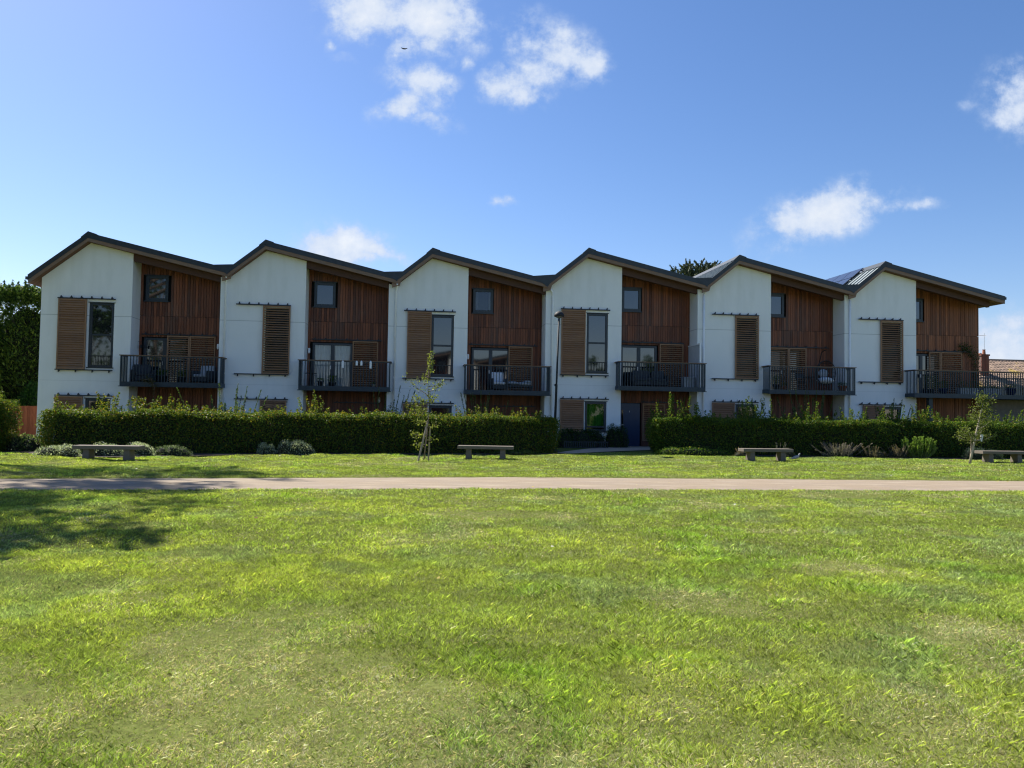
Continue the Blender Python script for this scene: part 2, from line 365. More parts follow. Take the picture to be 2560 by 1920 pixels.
# ------------------------------------------------------------------ foliage
def leaves(name, P, size, pal, wts, material, parent=None, nrm=None, aspect=.55, updir=None, jit=.9, shade=None):
    P = np.asarray(P, float); n = len(P); sz = size*(.6+.8*RNG.random(n))[:, None]
    d = RNG.standard_normal((n, 3))
    if updir is not None: d = d*jit + np.asarray(updir)*1.0
    d /= np.linalg.norm(d, axis=1)[:, None]+1e-9
    r = RNG.standard_normal((n, 3))
    if nrm is not None: r = r*.55+nrm
    s = np.cross(d, r); s /= np.linalg.norm(s, axis=1)[:, None]+1e-9; up = np.cross(s, d)
    A = P-d*sz*.5; T = P+d*sz*.5; Lp = P+s*sz*aspect*.5+up*sz*.10; Rp = P-s*sz*aspect*.5+up*sz*.10
    V = np.stack([A, Lp, T, Rp], 1).reshape(-1, 3)
    pal = np.array(pal); c = pal[RNG.choice(len(pal), n, p=np.array(wts)/sum(wts))]*(.7+.6*RNG.random((n, 1)))
    return raw_mesh(name, V, np.arange(4*n).reshape(-1, 4), np.repeat(np.clip(c, .003, 1), 4, 0), material, parent)

BEECH = [(.066,.12,.022),(.10,.155,.026),(.17,.19,.02),(.30,.24,.03),(.20,.10,.03)]
def shoots_pts(base, n, hmin, hmax, per=55, spread=.05):
    P = []; stems = MB()
    for (x, y, z) in base:
        h = random.uniform(hmin, hmax); lx, ly = random.uniform(-.25,.25)*h, random.uniform(-.2,.2)*h
        k = int(per*h)+3
        stems.tube([(x,y,z-.1),(x+lx*.5,y+ly*.5,z+h*.5),(x+lx,y+ly,z+h)], [.006,.004,.002], 3, False)
        for q in range(k):
            t = random.random()**.8; w = spread*(1.25-t)
            P.append((x+lx*t+random.gauss(0,w), y+ly*t+random.gauss(0,w), z+h*t))
    return P, stems
def hedge(name, line, depth, ht, label, dens=1500, sprout=18, parent_extra=None, seed=1, lsz=.058, taller=None, pal=BEECH):
    random.seed(seed); loc = Vector((*line[0], 0)); root = empty(name, loc, 0, label, 'hedge', 'clipped beech hedges in front of the houses')
    line = [Vector((*p, 0)) for p in line]; P = []; Nn = []; tops = []; core = MB()
    for a, b in zip(line[:-1], line[1:]):
        dv = b-a; Ln = dv.length; t = dv/Ln; nb = Vector((-t.y, t.x, 0)); a_, b_ = a, b
        a = a+t*.30 if a is line[0] else a-t*.12
        b = b-t*.30 if b is line[-1] else b+t*.12
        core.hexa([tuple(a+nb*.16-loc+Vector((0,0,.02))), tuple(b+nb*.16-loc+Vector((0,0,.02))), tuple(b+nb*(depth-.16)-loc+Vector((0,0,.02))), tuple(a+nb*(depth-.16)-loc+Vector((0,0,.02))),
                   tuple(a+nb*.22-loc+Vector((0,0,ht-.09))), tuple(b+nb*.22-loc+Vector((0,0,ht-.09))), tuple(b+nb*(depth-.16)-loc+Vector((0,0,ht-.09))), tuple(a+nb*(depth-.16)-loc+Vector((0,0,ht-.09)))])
        a, b = a_, b_; nf = int(Ln*ht*dens); seg0 = (a-line[0]).length
        for q in range(nf):                       # front
            u = random.uniform(-.06,Ln+.06); z = random.random()*ht; U = u+seg0; bulge = .24*(vnoise(np.array(U*1.1+seed*9), np.array(z*1.6))-.5)+.08*(vnoise(np.array(U*6.), np.array(z*6.))-.5)
            dd = -bulge+abs(random.gauss(0,.07))-.02; edge = max(0, z-ht+.32); dd += edge*edge*1.6; z += .10*(float(vnoise(np.array(U*.9+seed), np.array(.5)))-.5)
            p = a+t*u+nb*dd-loc; P.append((p.x,p.y,z)); Nn.append((-nb.x,-nb.y,.35))
        for q in range(int(Ln*depth*dens*1.15)):       # top
            u = random.random()*Ln; v = random.random()*depth; z = ht+.20*(float(vnoise(np.array(u*.9+seed*5), np.array(v*1.2)))-.5)-.16*(abs(v/depth-.5)*2)**3-abs(random.gauss(0,.06))+.06*random.random()
            p = a+t*u+nb*v-loc; P.append((p.x,p.y,z)); Nn.append((0,0,1))
            if random.random() < .004: tops.append((p.x,p.y,z))
        for q in range(int(Ln*ht*dens*.25)):
            u = random.random()*Ln; z = random.random()*ht; p = a+t*u+nb*(depth-random.random()*.1)-loc; P.append((p.x,p.y,z)); Nn.append((nb.x,nb.y,.3))
        for q in range(int(Ln*sprout)):
            u = random.random()*Ln; v = random.random()*depth; p = a+t*u+nb*v-loc; tops.append((p.x,p.y,ht-.05))
    for end, sg in ((line[0],1),(line[-1],-1)):
        dv = (line[1]-line[0]) if sg == 1 else (line[-1]-line[-2]); t = dv.normalized(); nb = Vector((-t.y,t.x,0))
        for q in range(int(depth*ht*dens*2.6)):
            zz = random.random()*ht; p = end+t*sg*(random.random()*.5+.06-.33*math.sin(min(1,zz/ht)*PI*.8))+nb*(.1+random.random()*(depth-.2))-loc; P.append((p.x,p.y,zz)); Nn.append((-t.x*sg,-t.y*sg,.3))
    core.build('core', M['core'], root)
    leaves('foliage', P, lsz, pal, [5,5,2.2,.7,.35], M['leaf'], root, np.array(Nn), .62)
    SP = []; ST_ = MB()
    for (x,y,z) in tops:
        w = float(vnoise(np.array(x*1.1+seed*3), np.array(y*.3))); w = w*w*1.5
        h = (.05+.36*random.random()**1.6)*(.4+1.3*w)*(taller or 1)
        if h < .1: continue
        pp, st = shoots_pts([(x,y,z)], 1, h, h*1.05, 85, .055); SP += pp; n0 = len(ST_.v); ST_.v += st.v; ST_.f += [tuple(i+n0 for i in f) for f in st.f]
    leaves('shoots', SP, lsz*1.05, [tuple(min(1,v*.95) for v in p) for p in pal], [3,5,5,1.6,.5], M['leaf'], root, None, .62)
    return root
hedge('beech_hedge', [(-15.45,25.3),(-11.35,26.1),(-8,27.35),(-4,28.25),(-.5,29.15),(1.75,29.8)], 1.15, 1.40, 'long clipped beech hedge with leggy top shoots in front of the three left houses', seed=3, dens=1250, taller=1.15)
hedge('beech_hedge', [(5.85,30.65),(9.8,30.95),(14,31.2),(18,31.35),(24.5,31.8)], 1.2, 1.45, 'clipped beech hedge right of the blue front door, running out of frame', seed=8, dens=1250, taller=1.35, pal=[(.055,.11,.020),(.088,.15,.025),(.13,.19,.02),(.26,.24,.03),(.14,.09,.03)])
hedge('beech_hedge', [(-19.6,24.9),(-16.95,25.3)], 1.3, 1.75, 'short tall beech hedge at the left frame edge beside the red fence', seed=12, dens=1100, taller=1.3)

def mound(name, loc, rx, ry, h, pal, wts, n, lsz, label, cat, group=None, up=(0,0,.6), aspect=.35, spikes=0, lobes=5, seed=1, stemmy=0, rz=0, mt='leaf', spikecol=None):
    random.seed(seed); r = empty(name, loc, rz, label, cat, group); P = []; Nn = []
    lb = [(random.uniform(-.55,.55)*rx, random.uniform(-.4,.4)*ry, random.uniform(.45,.62), random.uniform(.75,1.0)) for _ in range(lobes)]
    for q in range(n):
        cx, cy, k, hh = random.choice(lb); th = random.uniform(0,2*PI); ph = math.acos(random.random()); rr = random.uniform(.8,1.04)
        d = Vector((math.sin(ph)*math.cos(th), math.sin(ph)*math.sin(th), math.cos(ph)))
        P.append((cx+d.x*rx*k*rr, cy+d.y*ry*k*rr, d.z*h*hh*rr)); Nn.append((d.x, d.y, d.z+.2))
    leaves('foliage', P, lsz, pal, wts, M[mt], r, np.array(Nn), aspect, np.array(Nn)*.9+np.array(up))
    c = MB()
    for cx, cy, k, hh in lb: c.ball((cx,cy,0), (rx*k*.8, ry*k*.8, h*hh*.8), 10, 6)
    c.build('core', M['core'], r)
    if spikes:
        s = MB(); LP = []; D_ = []
        for q in range(spikes):
            x, y = random.gauss(0,.5)*rx, random.gauss(0,.4)*ry; sp = random.uniform(.55,1.25)*h; dx, dy = x*.6+random.uniform(-.12,.12), y*.5
            x *= .7; b = Vector((x,y,h*.2)); t = Vector((x+dx,y+dy,h*.2+sp)); s.tube([b,(b+t)/2+Vector((0,0,.02)),t], [.006,.005,.003], 3, False)
            for w in range(int(sp*90)):
                k = random.random(); p = b.lerp(t,k); LP.append((p.x+random.gauss(0,.010), p.y+random.gauss(0,.010), p.z)); D_.append((dx+random.gauss(0,.4),dy+random.gauss(0,.4),1.0))
        s.build('stems', M['bark'], r); q_ = leaves('spikes', LP, lsz*.9, spikecol or pal, wts if not spikecol else [1]*len(spikecol), M[mt], r, None, .3, np.array(D_), .3); q_['kind'] = 'stuff'
    return r
SILV = [(.30,.36,.27),(.44,.50,.41),(.18,.23,.14),(.55,.60,.53)]; SW = [4,3,3,1.5]; sg = 'silvery mounded shrubs along the bed'
mound('silver_shrub', (-13.95,24.0,0), .80,.5,.40, SILV, SW, 2600, .055, 'silvery mounded shrub at the left end of the bed beside the first bench', 'shrub', sg, seed=1)
mound('silver_shrub', (-12.95,24.35,0), .62,.5,.46, SILV, SW, 2200, .055, 'silvery mounded shrub directly behind the left end of the leftmost bench', 'shrub', sg, seed=2)
mound('silver_shrub', (-11.9,24.9,0), .7,.45,.48, SILV, SW, 2200, .055, 'taller silvery shrub behind the middle of the leftmost bench', 'shrub', sg, seed=21)
mound('silver_shrub', (-11.1,25.15,0), .75,.45,.36, [(.10,.15,.08),(.16,.21,.13),(.07,.10,.05),(.2,.24,.18)], SW, 2200, .055, 'duller grey green low shrub right of the leftmost bench', 'shrub', sg, seed=3)
mound('silver_shrub', (-8.4,26.6,0), .36,.36,.44, SILV, SW, 1500, .05, 'small rounded silvery shrub, left one of the pair under the second house', 'shrub', sg, seed=4, lobes=3)
mound('silver_shrub', (-7.5,26.75,0), .62,.42,.53, SILV, SW, 2400, .05, 'larger spreading silvery shrub, right one of the pair under the second house', 'shrub', sg, seed=5)
mound('broadleaf_shrub', (-16.55,26.2,0), .9,.5,.62, [(.10,.15,.06),(.22,.25,.13),(.05,.09,.03),(.35,.36,.24)], [4,3,3,1.5], 1500, .09, 'low leafy shrub in front of the red fence', 'shrub', None, seed=6, aspect=.6)
mound('ground_cover_plant', (.35,28.75,0), 1.15,.4,.20, [(.04,.08,.02),(.07,.12,.03),(.10,.15,.03)], [3,3,1], 3600, .04, 'low dark green ground cover behind the second bench', 'plant', None, seed=7, aspect=.6)
mound('ground_cover_plant', (7.3,30.15,0), 1.6,.45,.34, [(.05,.11,.02),(.09,.17,.025),(.26,.32,.04),(.5,.46,.10)], [5,5,1.4,.5], 7000, .048, 'wide low leafy plant with yellow flecks left of the third bench', 'plant', None, seed=8, aspect=.6, lobes=9)
mound('lavender_bush', (13.1,30.6,0), .62,.42,.42, [(.26,.26,.20),(.40,.38,.32),(.15,.15,.10)], SW[:3], 2000, .06, 'grey lavender bush with spent flower spikes left of the rosemary', 'shrub', 'lavender bushes in the right bed', aspect=.16, spikes=95, seed=9, spikecol=[(.30,.27,.27),(.22,.20,.17)])
mound('lavender_bush', (14.4,30.65,0), .42,.4,.34, [(.10,.10,.06),(.16,.14,.09)], [1,1], 1100, .055, 'small dull lavender bush between the grey lavender and the brown one', 'shrub', 'lavender bushes in the right bed', aspect=.16, spikes=26, seed=10, spikecol=[(.20,.17,.11)])
mound('lavender_bush', (15.45,30.65,0), .42,.35,.40, [(.16,.14,.08),(.22,.19,.11)], [1,1], 1300, .055, 'brownish lavender bush touching the left side of the rosemary', 'shrub', 'lavender bushes in the right bed', aspect=.16, spikes=40, seed=11, spikecol=[(.24,.20,.13)])
def rosemary():
    random.seed(44); r = empty('rosemary_bush', (16.35,30.75,0), 0, 'tall upright green rosemary bush with pointed stems in the right bed', 'shrub'); s = MB(); P = []; D_ = []
    for q in range(62):
        a = random.uniform(-1,1); h = random.uniform(.55,1.08)*(1-.28*abs(a)); y = random.uniform(-.25,.25)
        b = Vector((a*.30,y*.5,0)); t = Vector((a*.72+random.uniform(-.05,.05),y,h)); m_ = Vector((a*.62,y*.8,h*.45))
        s.tube([b,m_,t],[.010,.007,.003],4,False)
        for w in range(int(h*210)):
            k = random.random()**.8; p = (b.lerp(m_,k*2) if k < .5 else m_.lerp(t,k*2-1)); an = random.uniform(0,2*PI); rr = random.uniform(.01,.035)
            P.append((p.x+math.cos(an)*rr,p.y+math.sin(an)*rr,p.z)); D_.append((math.cos(an)*.7,math.sin(an)*.7,1))
    leaves('foliage', P, .06, [(.17,.29,.05),(.27,.40,.08),(.10,.17,.035)], [4,3,2], M['leaf'], r, None, .3, np.array(D_), .3); s.build('stems', M['bark'], r)
rosemary()
mound('blue_grass_mound', (18.8,30.55,0), .9,.4,.5, [(.05,.08,.06),(.08,.12,.09)], [1,1], 2200, .11, 'dim bluish feathery mound behind the rightmost bench', 'plant', None, seed=13, aspect=.12)
mound('dried_perennial', (9.1,29.75,0), .5,.3,.25, [(.10,.08,.05),(.14,.11,.07),(.06,.07,.03)], [1,1,1], 500, .06, 'withered brown perennials behind the third bench', 'plant', None, seed=14, aspect=.2, spikes=16, spikecol=[(.30,.22,.16)])
mound('dried_perennial', (10.5,29.9,0), .45,.3,.42, [(.07,.08,.07),(.10,.11,.10)], [1,1], 900, .06, 'dull grey perennial clump right of the third bench', 'plant', None, seed=15, aspect=.2, spikes=8)
for k, (x, y, rx, h, lb) in enumerate([(2.75,35.2,.95,.92,'dark evergreen shrub below the white ground floor window, leftmost of three'),(3.95,35.5,.85,.88,'dark evergreen shrub below the green curtained window, middle of three'),(4.95,35.7,.55,1.12,'dark evergreen shrub beside the blue front door, rightmost of three')]):
    mound('evergreen_shrub', (x,y,.03), rx,.45,h, [(.03,.07,.018),(.05,.10,.022),(.08,.14,.03)], [3,3,1], 2600, .07, lb, 'shrub', 'evergreen shrubs by the blue door', seed=30+k, aspect=.45)
for k, (x, y, rx, h, lb) in enumerate([(10.6,33.4,1.0,1.7,'dark garden shrub rising behind the hedge under the fifth balcony'),(13.0,33.4,.9,1.95,'bushy grey green shrub rising behind the hedge under the sixth gable'),(16.3,33.3,1.1,1.75,'leafy shrub rising behind the hedge under the last balcony'),(-5.2,30.6,1.1,1.8,'green shrub rising behind the hedge under the second balcony'),(-10.6,28.6,1.1,1.75,'green shrub rising behind the hedge under the first balcony'),(-1.2,31.2,.8,1.7,'green shrub rising behind the hedge under the third balcony')]):
    mound('garden_shrub', (x,y,0), rx,.6,h, [(.05,.10,.03),(.09,.15,.045),(.16,.2,.07)], [3,3,1], 3400, .075, lb, 'shrub', 'garden shrubs behind the hedges', seed=50+k, aspect=.5, spikes=24)

# tall conifer hedge at the left
def conifer(name, c, rx, ry, h, label, seed, n=26000, flat=.6):
    random.seed(seed); r = empty(name, (c[0],c[1],0), 0, label, 'tree', 'tall conifers at the left of the terrace'); P = []; D_ = []; Nn = []
    m_ = n; a = RNG.uniform(0,2*PI,m_); z = RNG.random(m_)*h; prof = 1-.30*(z/h)**4
    lump = fbm(a*2.4+seed, z*.9, 3, 1.3); k = .78+.42*lump-.10*RNG.random(m_)**2
    x = np.cos(a)*rx*prof*k; y = np.sin(a)*ry*prof*k; z2 = z+.10*RNG.standard_normal(m_)
    for q in range(m_):
        P.append((x[q],y[q],max(.05,z2[q]))); D_.append((math.cos(a[q])*.9, math.sin(a[q])*.9, .55)); Nn.append((math.cos(a[q])*.6,math.sin(a[q])*.6,.9))
    for q in range(int(m_*.12)):
        th = random.uniform(0,2*PI); rr = math.sqrt(random.random())*.7; P.append((math.cos(th)*rx*rr, math.sin(th)*ry*rr, h*(.97+.10*random.random()))); D_.append((random.gauss(0,.6),random.gauss(0,.6),1)); Nn.append((0,0,1))
    for q in range(int(17*rx)):       # feathery leaders
        x_, y_ = random.uniform(-.75,.75)*rx, random.uniform(-.6,.6)*ry; hh = random.uniform(.2,.9); lx = random.uniform(-.12,.12)
        for w in range(int(hh*42)):
            t = random.random(); P.append((x_+lx*t+random.gauss(0,.08*(1.1-t)),y_+random.gauss(0,.08*(1.1-t)),h*1.0+hh*t)); D_.append((random.gauss(0,1),random.gauss(0,.6),.5)); Nn.append((0,0,1))
    leaves('foliage', P, .21, [(.05,.10,.022),(.10,.17,.03),(.20,.28,.05),(.03,.055,.015)], [4,4,2,1.5], M['conifer'], r, np.array(Nn), .36, np.array(D_), .45)
    t = MB(); t.tube([(0,0,0),(0,0,h*.5),(0,0,h*.9)], [.25,.18,.06], 8); t.build('trunk', M['bark'], r)
    k = MB(); k.ball((0,0,h*.47), (rx*.62,ry*.62,h*.46), 12, 8); k.build('inner_shade', M['core'], r)
conifer('conifer_tree', (-29.6,40.2), 2.6, 2.2, 7.5, 'dense tall conifer at the far left frame edge behind the fence', 61)
conifer('conifer_tree', (-26.2,41.2), 2.3, 2.0, 7.3, 'dense tall conifer second from the left frame edge', 62)
conifer('conifer_tree', (-23.2,42.6), 2.2, 2.0, 7.5, 'dense tall conifer touching the left side of the first house', 63)
mound('laurel_bush', (-23.6,38.3,0), 1.3,.9,2.9, [(.03,.09,.018),(.05,.13,.022),(.08,.18,.03)], [3,3,1], 5200, .12, 'round glossy green bush between the red fence and the conifers', 'shrub', None, seed=64, aspect=.5)

# big tree just out of frame on the left that shades the lawn corner, with others behind the viewer seen in the glass
def broad_tree(name, loc, h, cr, label, seed, n=9000, base=.35, group=None, lsz=.3, cz=None):
    random.seed(seed); r = empty(name, loc, 0, label, 'tree', group); P = []; t = MB(); t.tube([(0,0,0),(.1,0,h*.3),(0,.1,h*.6)], [.32,.25,.14], 9)
    cl = []
    for q in range(46):
        th = random.uniform(0,2*PI); z = random.uniform(base,.96); w = math.sin(PI*min(1,(z-base)/(1.02-base)*.86+.14))**.7; rr = cr*w*random.uniform(.3,1)
        cl.append((math.cos(th)*rr, math.sin(th)*rr, z*h, random.uniform(.5,1.05)*cr*.30))
    for x, y, z, k in cl[:22]: t.tube([(0,0,max(h*.2,z*.55)),(x*.5,y*.5,z*.82),(x,y,z)], [.10,.06,.02], 5, False)
    for q in range(n):
        x, y, z, k = random.choice(cl); d = Vector((random.gauss(0,1),random.gauss(0,1),random.gauss(0,.7))).normalized()*k*random.random()**.4
        P.append((x+d.x,y+d.y,z+d.z))
    leaves('crown', P, lsz, [(.05,.10,.02),(.08,.14,.03)], [1,1], M['leaf'], r, None, .6); t.build('trunk', M['bark'], r); return r
def tall_tree(loc, crowns, label, seed, lsz=.30):
    random.seed(seed); r = empty('broadleaf_tree', loc, 0, label, 'tree', 'tall trees beyond the left frame edge'); P = []; t = MB(); top = max(c[2] for c in crowns)
    t.tube([(0,0,-.1),(.1,0,top*.4),(0,.1,top*.95)], [.38,.28,.10], 9)
    for cx, cy, cz, rx, rz, n in crowns:
        cl = []
        for q in range(26):
            d = Vector((random.gauss(0,1),random.gauss(0,1),random.gauss(0,1))).normalized()*random.random()**.45; cl.append((cx+d.x*rx, cy+d.y*rx, cz+d.z*rz, random.uniform(.5,1.0)))
        for x, y, z, k in cl[:9]: t.tube([(0,0,max(3,z-2.5)),(x*.5,y*.5,z-1.2),(x,y,z)], [.10,.06,.02], 5, False)
        for q in range(n):
            x, y, z, k = random.choice(cl); d = Vector((random.gauss(0,1),random.gauss(0,1),random.gauss(0,.6))).normalized()*k*random.random()**.4; P.append((x+d.x,y+d.y,z+d.z))
    leaves('crown', P, lsz, [(.05,.10,.02),(.08,.14,.03)], [1,1], M['leaf'], r, None, .6); t.build('trunk', M['bark'], r); return r
tall_tree((-22.0,24.0,0), [(0,0,10,2.6,4.0,2200),(1.0,2.0,18.8,3.6,.9,2000),(4.2,-4.5,13.6,3.2,1.0,1500)], 'tall leafy tree beyond the left frame edge shading the lawn corner', 71)
tall_tree((-27.0,32.5,0), [(3.6,-1.0,22.0,3.4,1.0,1250),(1.4,-2.6,20.5,2.6,.8,700)], 'taller tree beyond the left frame edge shading the path', 72)
tall_tree((-20.0,16.8,0), [(-2,0,9,2.4,3.5,1800),(4.6,-.6,11.6,3.0,1.0,1400)], 'bushy tree outside the frame at the near left', 73)
for k, (x,y,h) in enumerate([(-33,-24,19),(-25,-15,19),(-40,-18,17),(-19,-27,15),(-14,-40,12),(28,-30,9),(40,-34,10)]):
    broad_tree('park_tree', (x,y,0), h, h*.36, 'park tree behind the viewer, reflected in the windows', 80+k, 3000, .2, 'park trees behind the viewer', .4)

# ------------------------------------------------------------------ houses
SL, SR, RX, RZ = .815, .2262, 1.93, 8.955      # left / right roof slope, ridge x and top z
TK = .345                                        # roof build-up
ORD = ['first', 'second', 'third', 'fourth', 'fifth', 'sixth']
SHUT = ['L','R','L','L','R','R']; GSH = ['L','R','L','L','L','L']
def slats(mb, x0, x1, z0, z1, y, n, thick=.018, wid=.072, tilt=.62, rail=.055):
    mb.box(x0, x0+rail, y-.03, y+.03, z0, z1); mb.box(x1-rail, x1, y-.03, y+.03, z0, z1)
    mb.box(x0+rail, x1-rail, y-.028, y+.028, z0, z0+rail); mb.box(x0+rail, x1-rail, y-.028, y+.028, z1-rail, z1)
    p = (z1-z0-2*rail)/n; c, s = math.cos(tilt), math.sin(tilt)
    for k in range(n):
        zc = z0+rail+(k+.5)*p; a, b = x0+rail, x1-rail
        q = []
        for (u, v) in ((-wid/2,-thick/2),(wid/2,-thick/2),(wid/2,thick/2),(-wid/2,thick/2)):
            yy = u*c-v*s; zz = u*s+v*c; q.append((y+yy, zc+zz))
        mb.hexa([(a,*q[0]),(b,*q[0]),(b,*q[1]),(a,*q[1]),(a,*q[3]),(b,*q[3]),(b,*q[2]),(a,*q[2])])
def shutter(par, x0, x1, z0, z1, y, pitch=.078, tilt=.62, wid=.072):
    m_ = MB(); slats(m_, x0, x1, z0, z1, y, max(4, int((z1-z0)/pitch)), tilt=tilt, wid=wid); return m_.build('shutter', M['slat'], par)
def track(par, x0, x1, z, y, yw, up=True, nb=6, drop=.11):
    m_ = MB(); m_.box(x0, x1, y-.045, y+.03, z-.022, z+.022)
    o_ = m_.build('shutter_track', M['rail'], par)
    for k in range(nb):
        b = MB(); x = x0+.14+(x1-x0-.28)*k/(nb-1)
        if up: b.prism([(x-.045,z+.022),(x+.02,z+.022),(x+.02,z+drop),(x-.012,z+drop)], y-.03, y+.0); b.box(x-.02, x+.02, y, yw-.003, z+.03, z+.07)
        else: b.prism([(x-.02,z-.022),(x-.012,z-drop),(x+.02,z-drop),(x+.045,z-.022)], y-.03, y+.0); b.box(x-.02, x+.02, y, yw-.003, z-.07, z-.03)
        b.build('bracket', M['rail'], o_)
    return o_
def window(par, x0, x1, z0, z1, y, bars=(), fr=.075, clear=False, dim=False, sill=True, name='window', mull=()):
    m_ = MB(); f = y-.03; bk = y+.06
    m_.box(x0, x0+fr, f, bk, z0, z1); m_.box(x1-fr, x1, f, bk, z0, z1); m_.box(x0+fr, x1-fr, f, bk, z0, z0+fr); m_.box(x0+fr, x1-fr, f, bk, z1-fr, z1)
    for zb in bars: m_.box(x0+fr, x1-fr, f+.004, bk, zb-.04, zb+.04)
    for xb in mull: m_.box(xb-.085, xb+.085, f+.006, bk, z0+fr, z1-fr)
    w_ = m_.build(name, M['frame'], par, bevel=.006)
    g = MB(); g.poly([(x0+fr*.5,y+.02,z0+fr*.5),(x1-fr*.5,y+.02,z0+fr*.5),(x1-fr*.5,y+.02,z1-fr*.5),(x0+fr*.5,y+.02,z1-fr*.5)]); g.build('pane', M['clear'] if clear else M['gdim'] if dim else M['glass'], w_)
    if sill:
        s_ = MB(); s_.box(x0-.05, x1+.05, y-.085, y-.002, z0-.05, z0-.004); s_.build('sill', M['frame'], w_); s_ = MB(); s_.box(x0-.05, x1+.05, y-.075, y-.002, z1+.004, z1+.035); s_.build('head_trim', M['frame'], w_)
    return w_
def box_hole(mb, x0, x1, z0, z1, holes, y):      # front facing wall sheet with rectangular holes (z from column strips)
    xs_ = sorted({x0, x1, *[h[0] for h in holes], *[h[1] for h in holes]})
    for a, b in zip(xs_[:-1], xs_[1:]):
        hs = sorted([h for h in holes if h[0] < (a+b)/2 < h[1]], key=lambda h: h[2]); z = z0
        for h in hs:
            mb.poly([(a,y,z),(b,y,z),(b,y,h[2]),(a,y,h[2])]); z = h[3]
        mb.poly([(a,y,z),(b,y,z),(b,y,z1),(a,y,z1)])
def under(s, off=TK):                      # underside height of the roof at s
    return (RZ-off) - (SL*(RX-s) if s < RX else SR*(s-RX))
HLAB = ['white gabled house at the left end beside the conifers, shutter left of its tall window',
        'white gabled house, second from the left, with white curtains behind its balcony doors',
        'white gabled house, third from the left, behind the staked sapling and second bench',
        'white gabled house with a blue front door in the gap between the hedges',
        'white gabled house, fifth from the left, with a hanging egg chair on its balcony',
        'white gabled house at the right end with solar panels and a long terrace balcony']
CURT = []
for i in range(6):
    w = W[i]; nx_ = (S[i+1]-S[i]) if i < 5 else 8.013; gz = (G[i+1]-G[i]) if i < 5 else 0
    H_ = empty('terraced_house', (X0+S[i]*CT, Y0+S[i]*ST, G[i]), TH, HLAB[i], 'house', 'gabled terraced houses in one row')
    z0 = -.9
    up_holes = (1.95,2.97,3.23,6.03); g_holes = (1.91,2.94,.50,1.90)
    # white wing: front face with window openings
    m_ = MB(); box_hole(m_, 0 if i == 0 else 0, w, z0, 6.6, [up_holes, g_holes], 0.0)
    lt = [(0,under(0)-.0)] if i == 0 else [(0,under(0)+.33+(.0 if i != 3 else .0)),(.16,under(.36)+.02),(.36,under(.36))]
    if i == 3: lt = [(0,under(0)+.12),(.14,under(.14)+.02)]
    top = lt+[(RX,under(RX)),(w,under(w))]
    m_.poly([(0,0,6.6)]+[(w,0,6.6)]+[(x,0,z) for x,z in reversed(top)])
    for (a,b,c,d) in (up_holes, g_holes):          # reveals
        m_.poly([(a,0,c),(a,0,d),(a,.14,d),(a,.14,c)]); m_.poly([(b,0,c),(b,.14,c),(b,.14,d),(b,0,d)]); m_.poly([(a,0,c),(a,.14,c),(b,.14,c),(b,0,c)]); m_.poly([(a,0,d),(b,0,d),(b,.14,d),(a,.14,d)])
    m_.poly([(w,0,z0),(w,D+.1,z0),(w,D+.1,under(w)),(w,0,under(w))]); m_.poly([(0,0,z0),(0,0,lt[0][1]),(0,9.3,lt[0][1]),(0,9.3,z0)])
    # rear and party walls
    ze = under(nx_)
    m_.poly([(0,9.3,z0),(0,9.3,under(0)),(RX,9.3,under(RX)),(nx_,9.3,ze),(nx_,9.3,z0)])
    if i == 5: m_.poly([(nx_,D+.12,z0),(nx_,9.3,z0),(nx_,9.3,ze),(nx_,D+.12,ze)])
    m_.build('wall', M['render'], H_)
    # cladding: individual boards with openings
    m_ = MB(); bwid = .118; x = w+.003; dr_hi = 5.64; k = 0
    doorspan = (3.84, 5.72, 2.52, 4.70); sq = (3.86, 4.90, 6.28, 7.49); gd = (3.78, 4.90, -.25, 1.88) if i == 3 else (9, 9.1, 0, .1)
    rnd = random.Random(100+i)
    while x < nx_-.01:
        xe = min(x+bwid, nx_-.004); zt = under(x)+.05
        segs = [(z0, 5.63), (5.645, zt)]
        for (a,b,c,d) in (doorspan, sq, gd):
            if xe > a+.02 and x < b-.02:
                ns = []
                for s0, s1 in segs:
                    if d <= s0 or c >= s1: ns.append((s0,s1)); continue
                    if c > s0: ns.append((s0,c))
                    if d < s1: ns.append((d,s1))
                segs = ns
        for s0, s1 in segs:
            yy = D-.016*rnd.random(); m_.box(x, xe-.014, yy, D+.04, s0, s1)
        x = xe; k += 1
    m_.build('cladding', M['clad_skylit' if i == 5 else 'clad'], H_)
    m_ = MB(); m_.poly([(w-.5,D+.2,z0),(nx_+(.0 if i < 5 else -.01),D+.2,z0),(nx_,D+.2,ze),(w-.5,D+.2,under(w-.5))]); m_.build('backing', M['dark'], H_)
    # interior shadow boxes behind panes with curtains
    # roof -------------------------------------------------------------
    yf, yb = -.35, 9.6
    le = -.40 if i == 0 else ((RX - (RZ-(7.665 if i != 3 else 7.40))/SL))
    if i == 5: re = 8.36
    else:
        # meet next left slope
        zn = RZ+gz; xr = nx_+RX     # next: z = zn-SL*(xr-s)
        re = (RZ+SR*RX-zn+SL*xr)/(SL+SR)
    if i > 0:
        pg = G[i-1]-G[i]; pr = -(S[i]-S[i-1])+RX  # prev ridge x in this frame
        le = (RZ+pg+SR*pr-RZ+SL*RX)/(SL+SR)
    T1 = .19
    zl = RZ-SL*(RX-le); zr = RZ-SR*(re-RX)
    m_ = MB(); m_.prism([(le,zl-T1),(RX,RZ-T1),(RX,RZ),(le,zl)], yf+.03, yb); m_.prism([(RX,RZ-T1),(re,zr-T1),(re,zr),(RX,RZ)], yf+.03, yb)
    k = yf+.30                          # standing seams
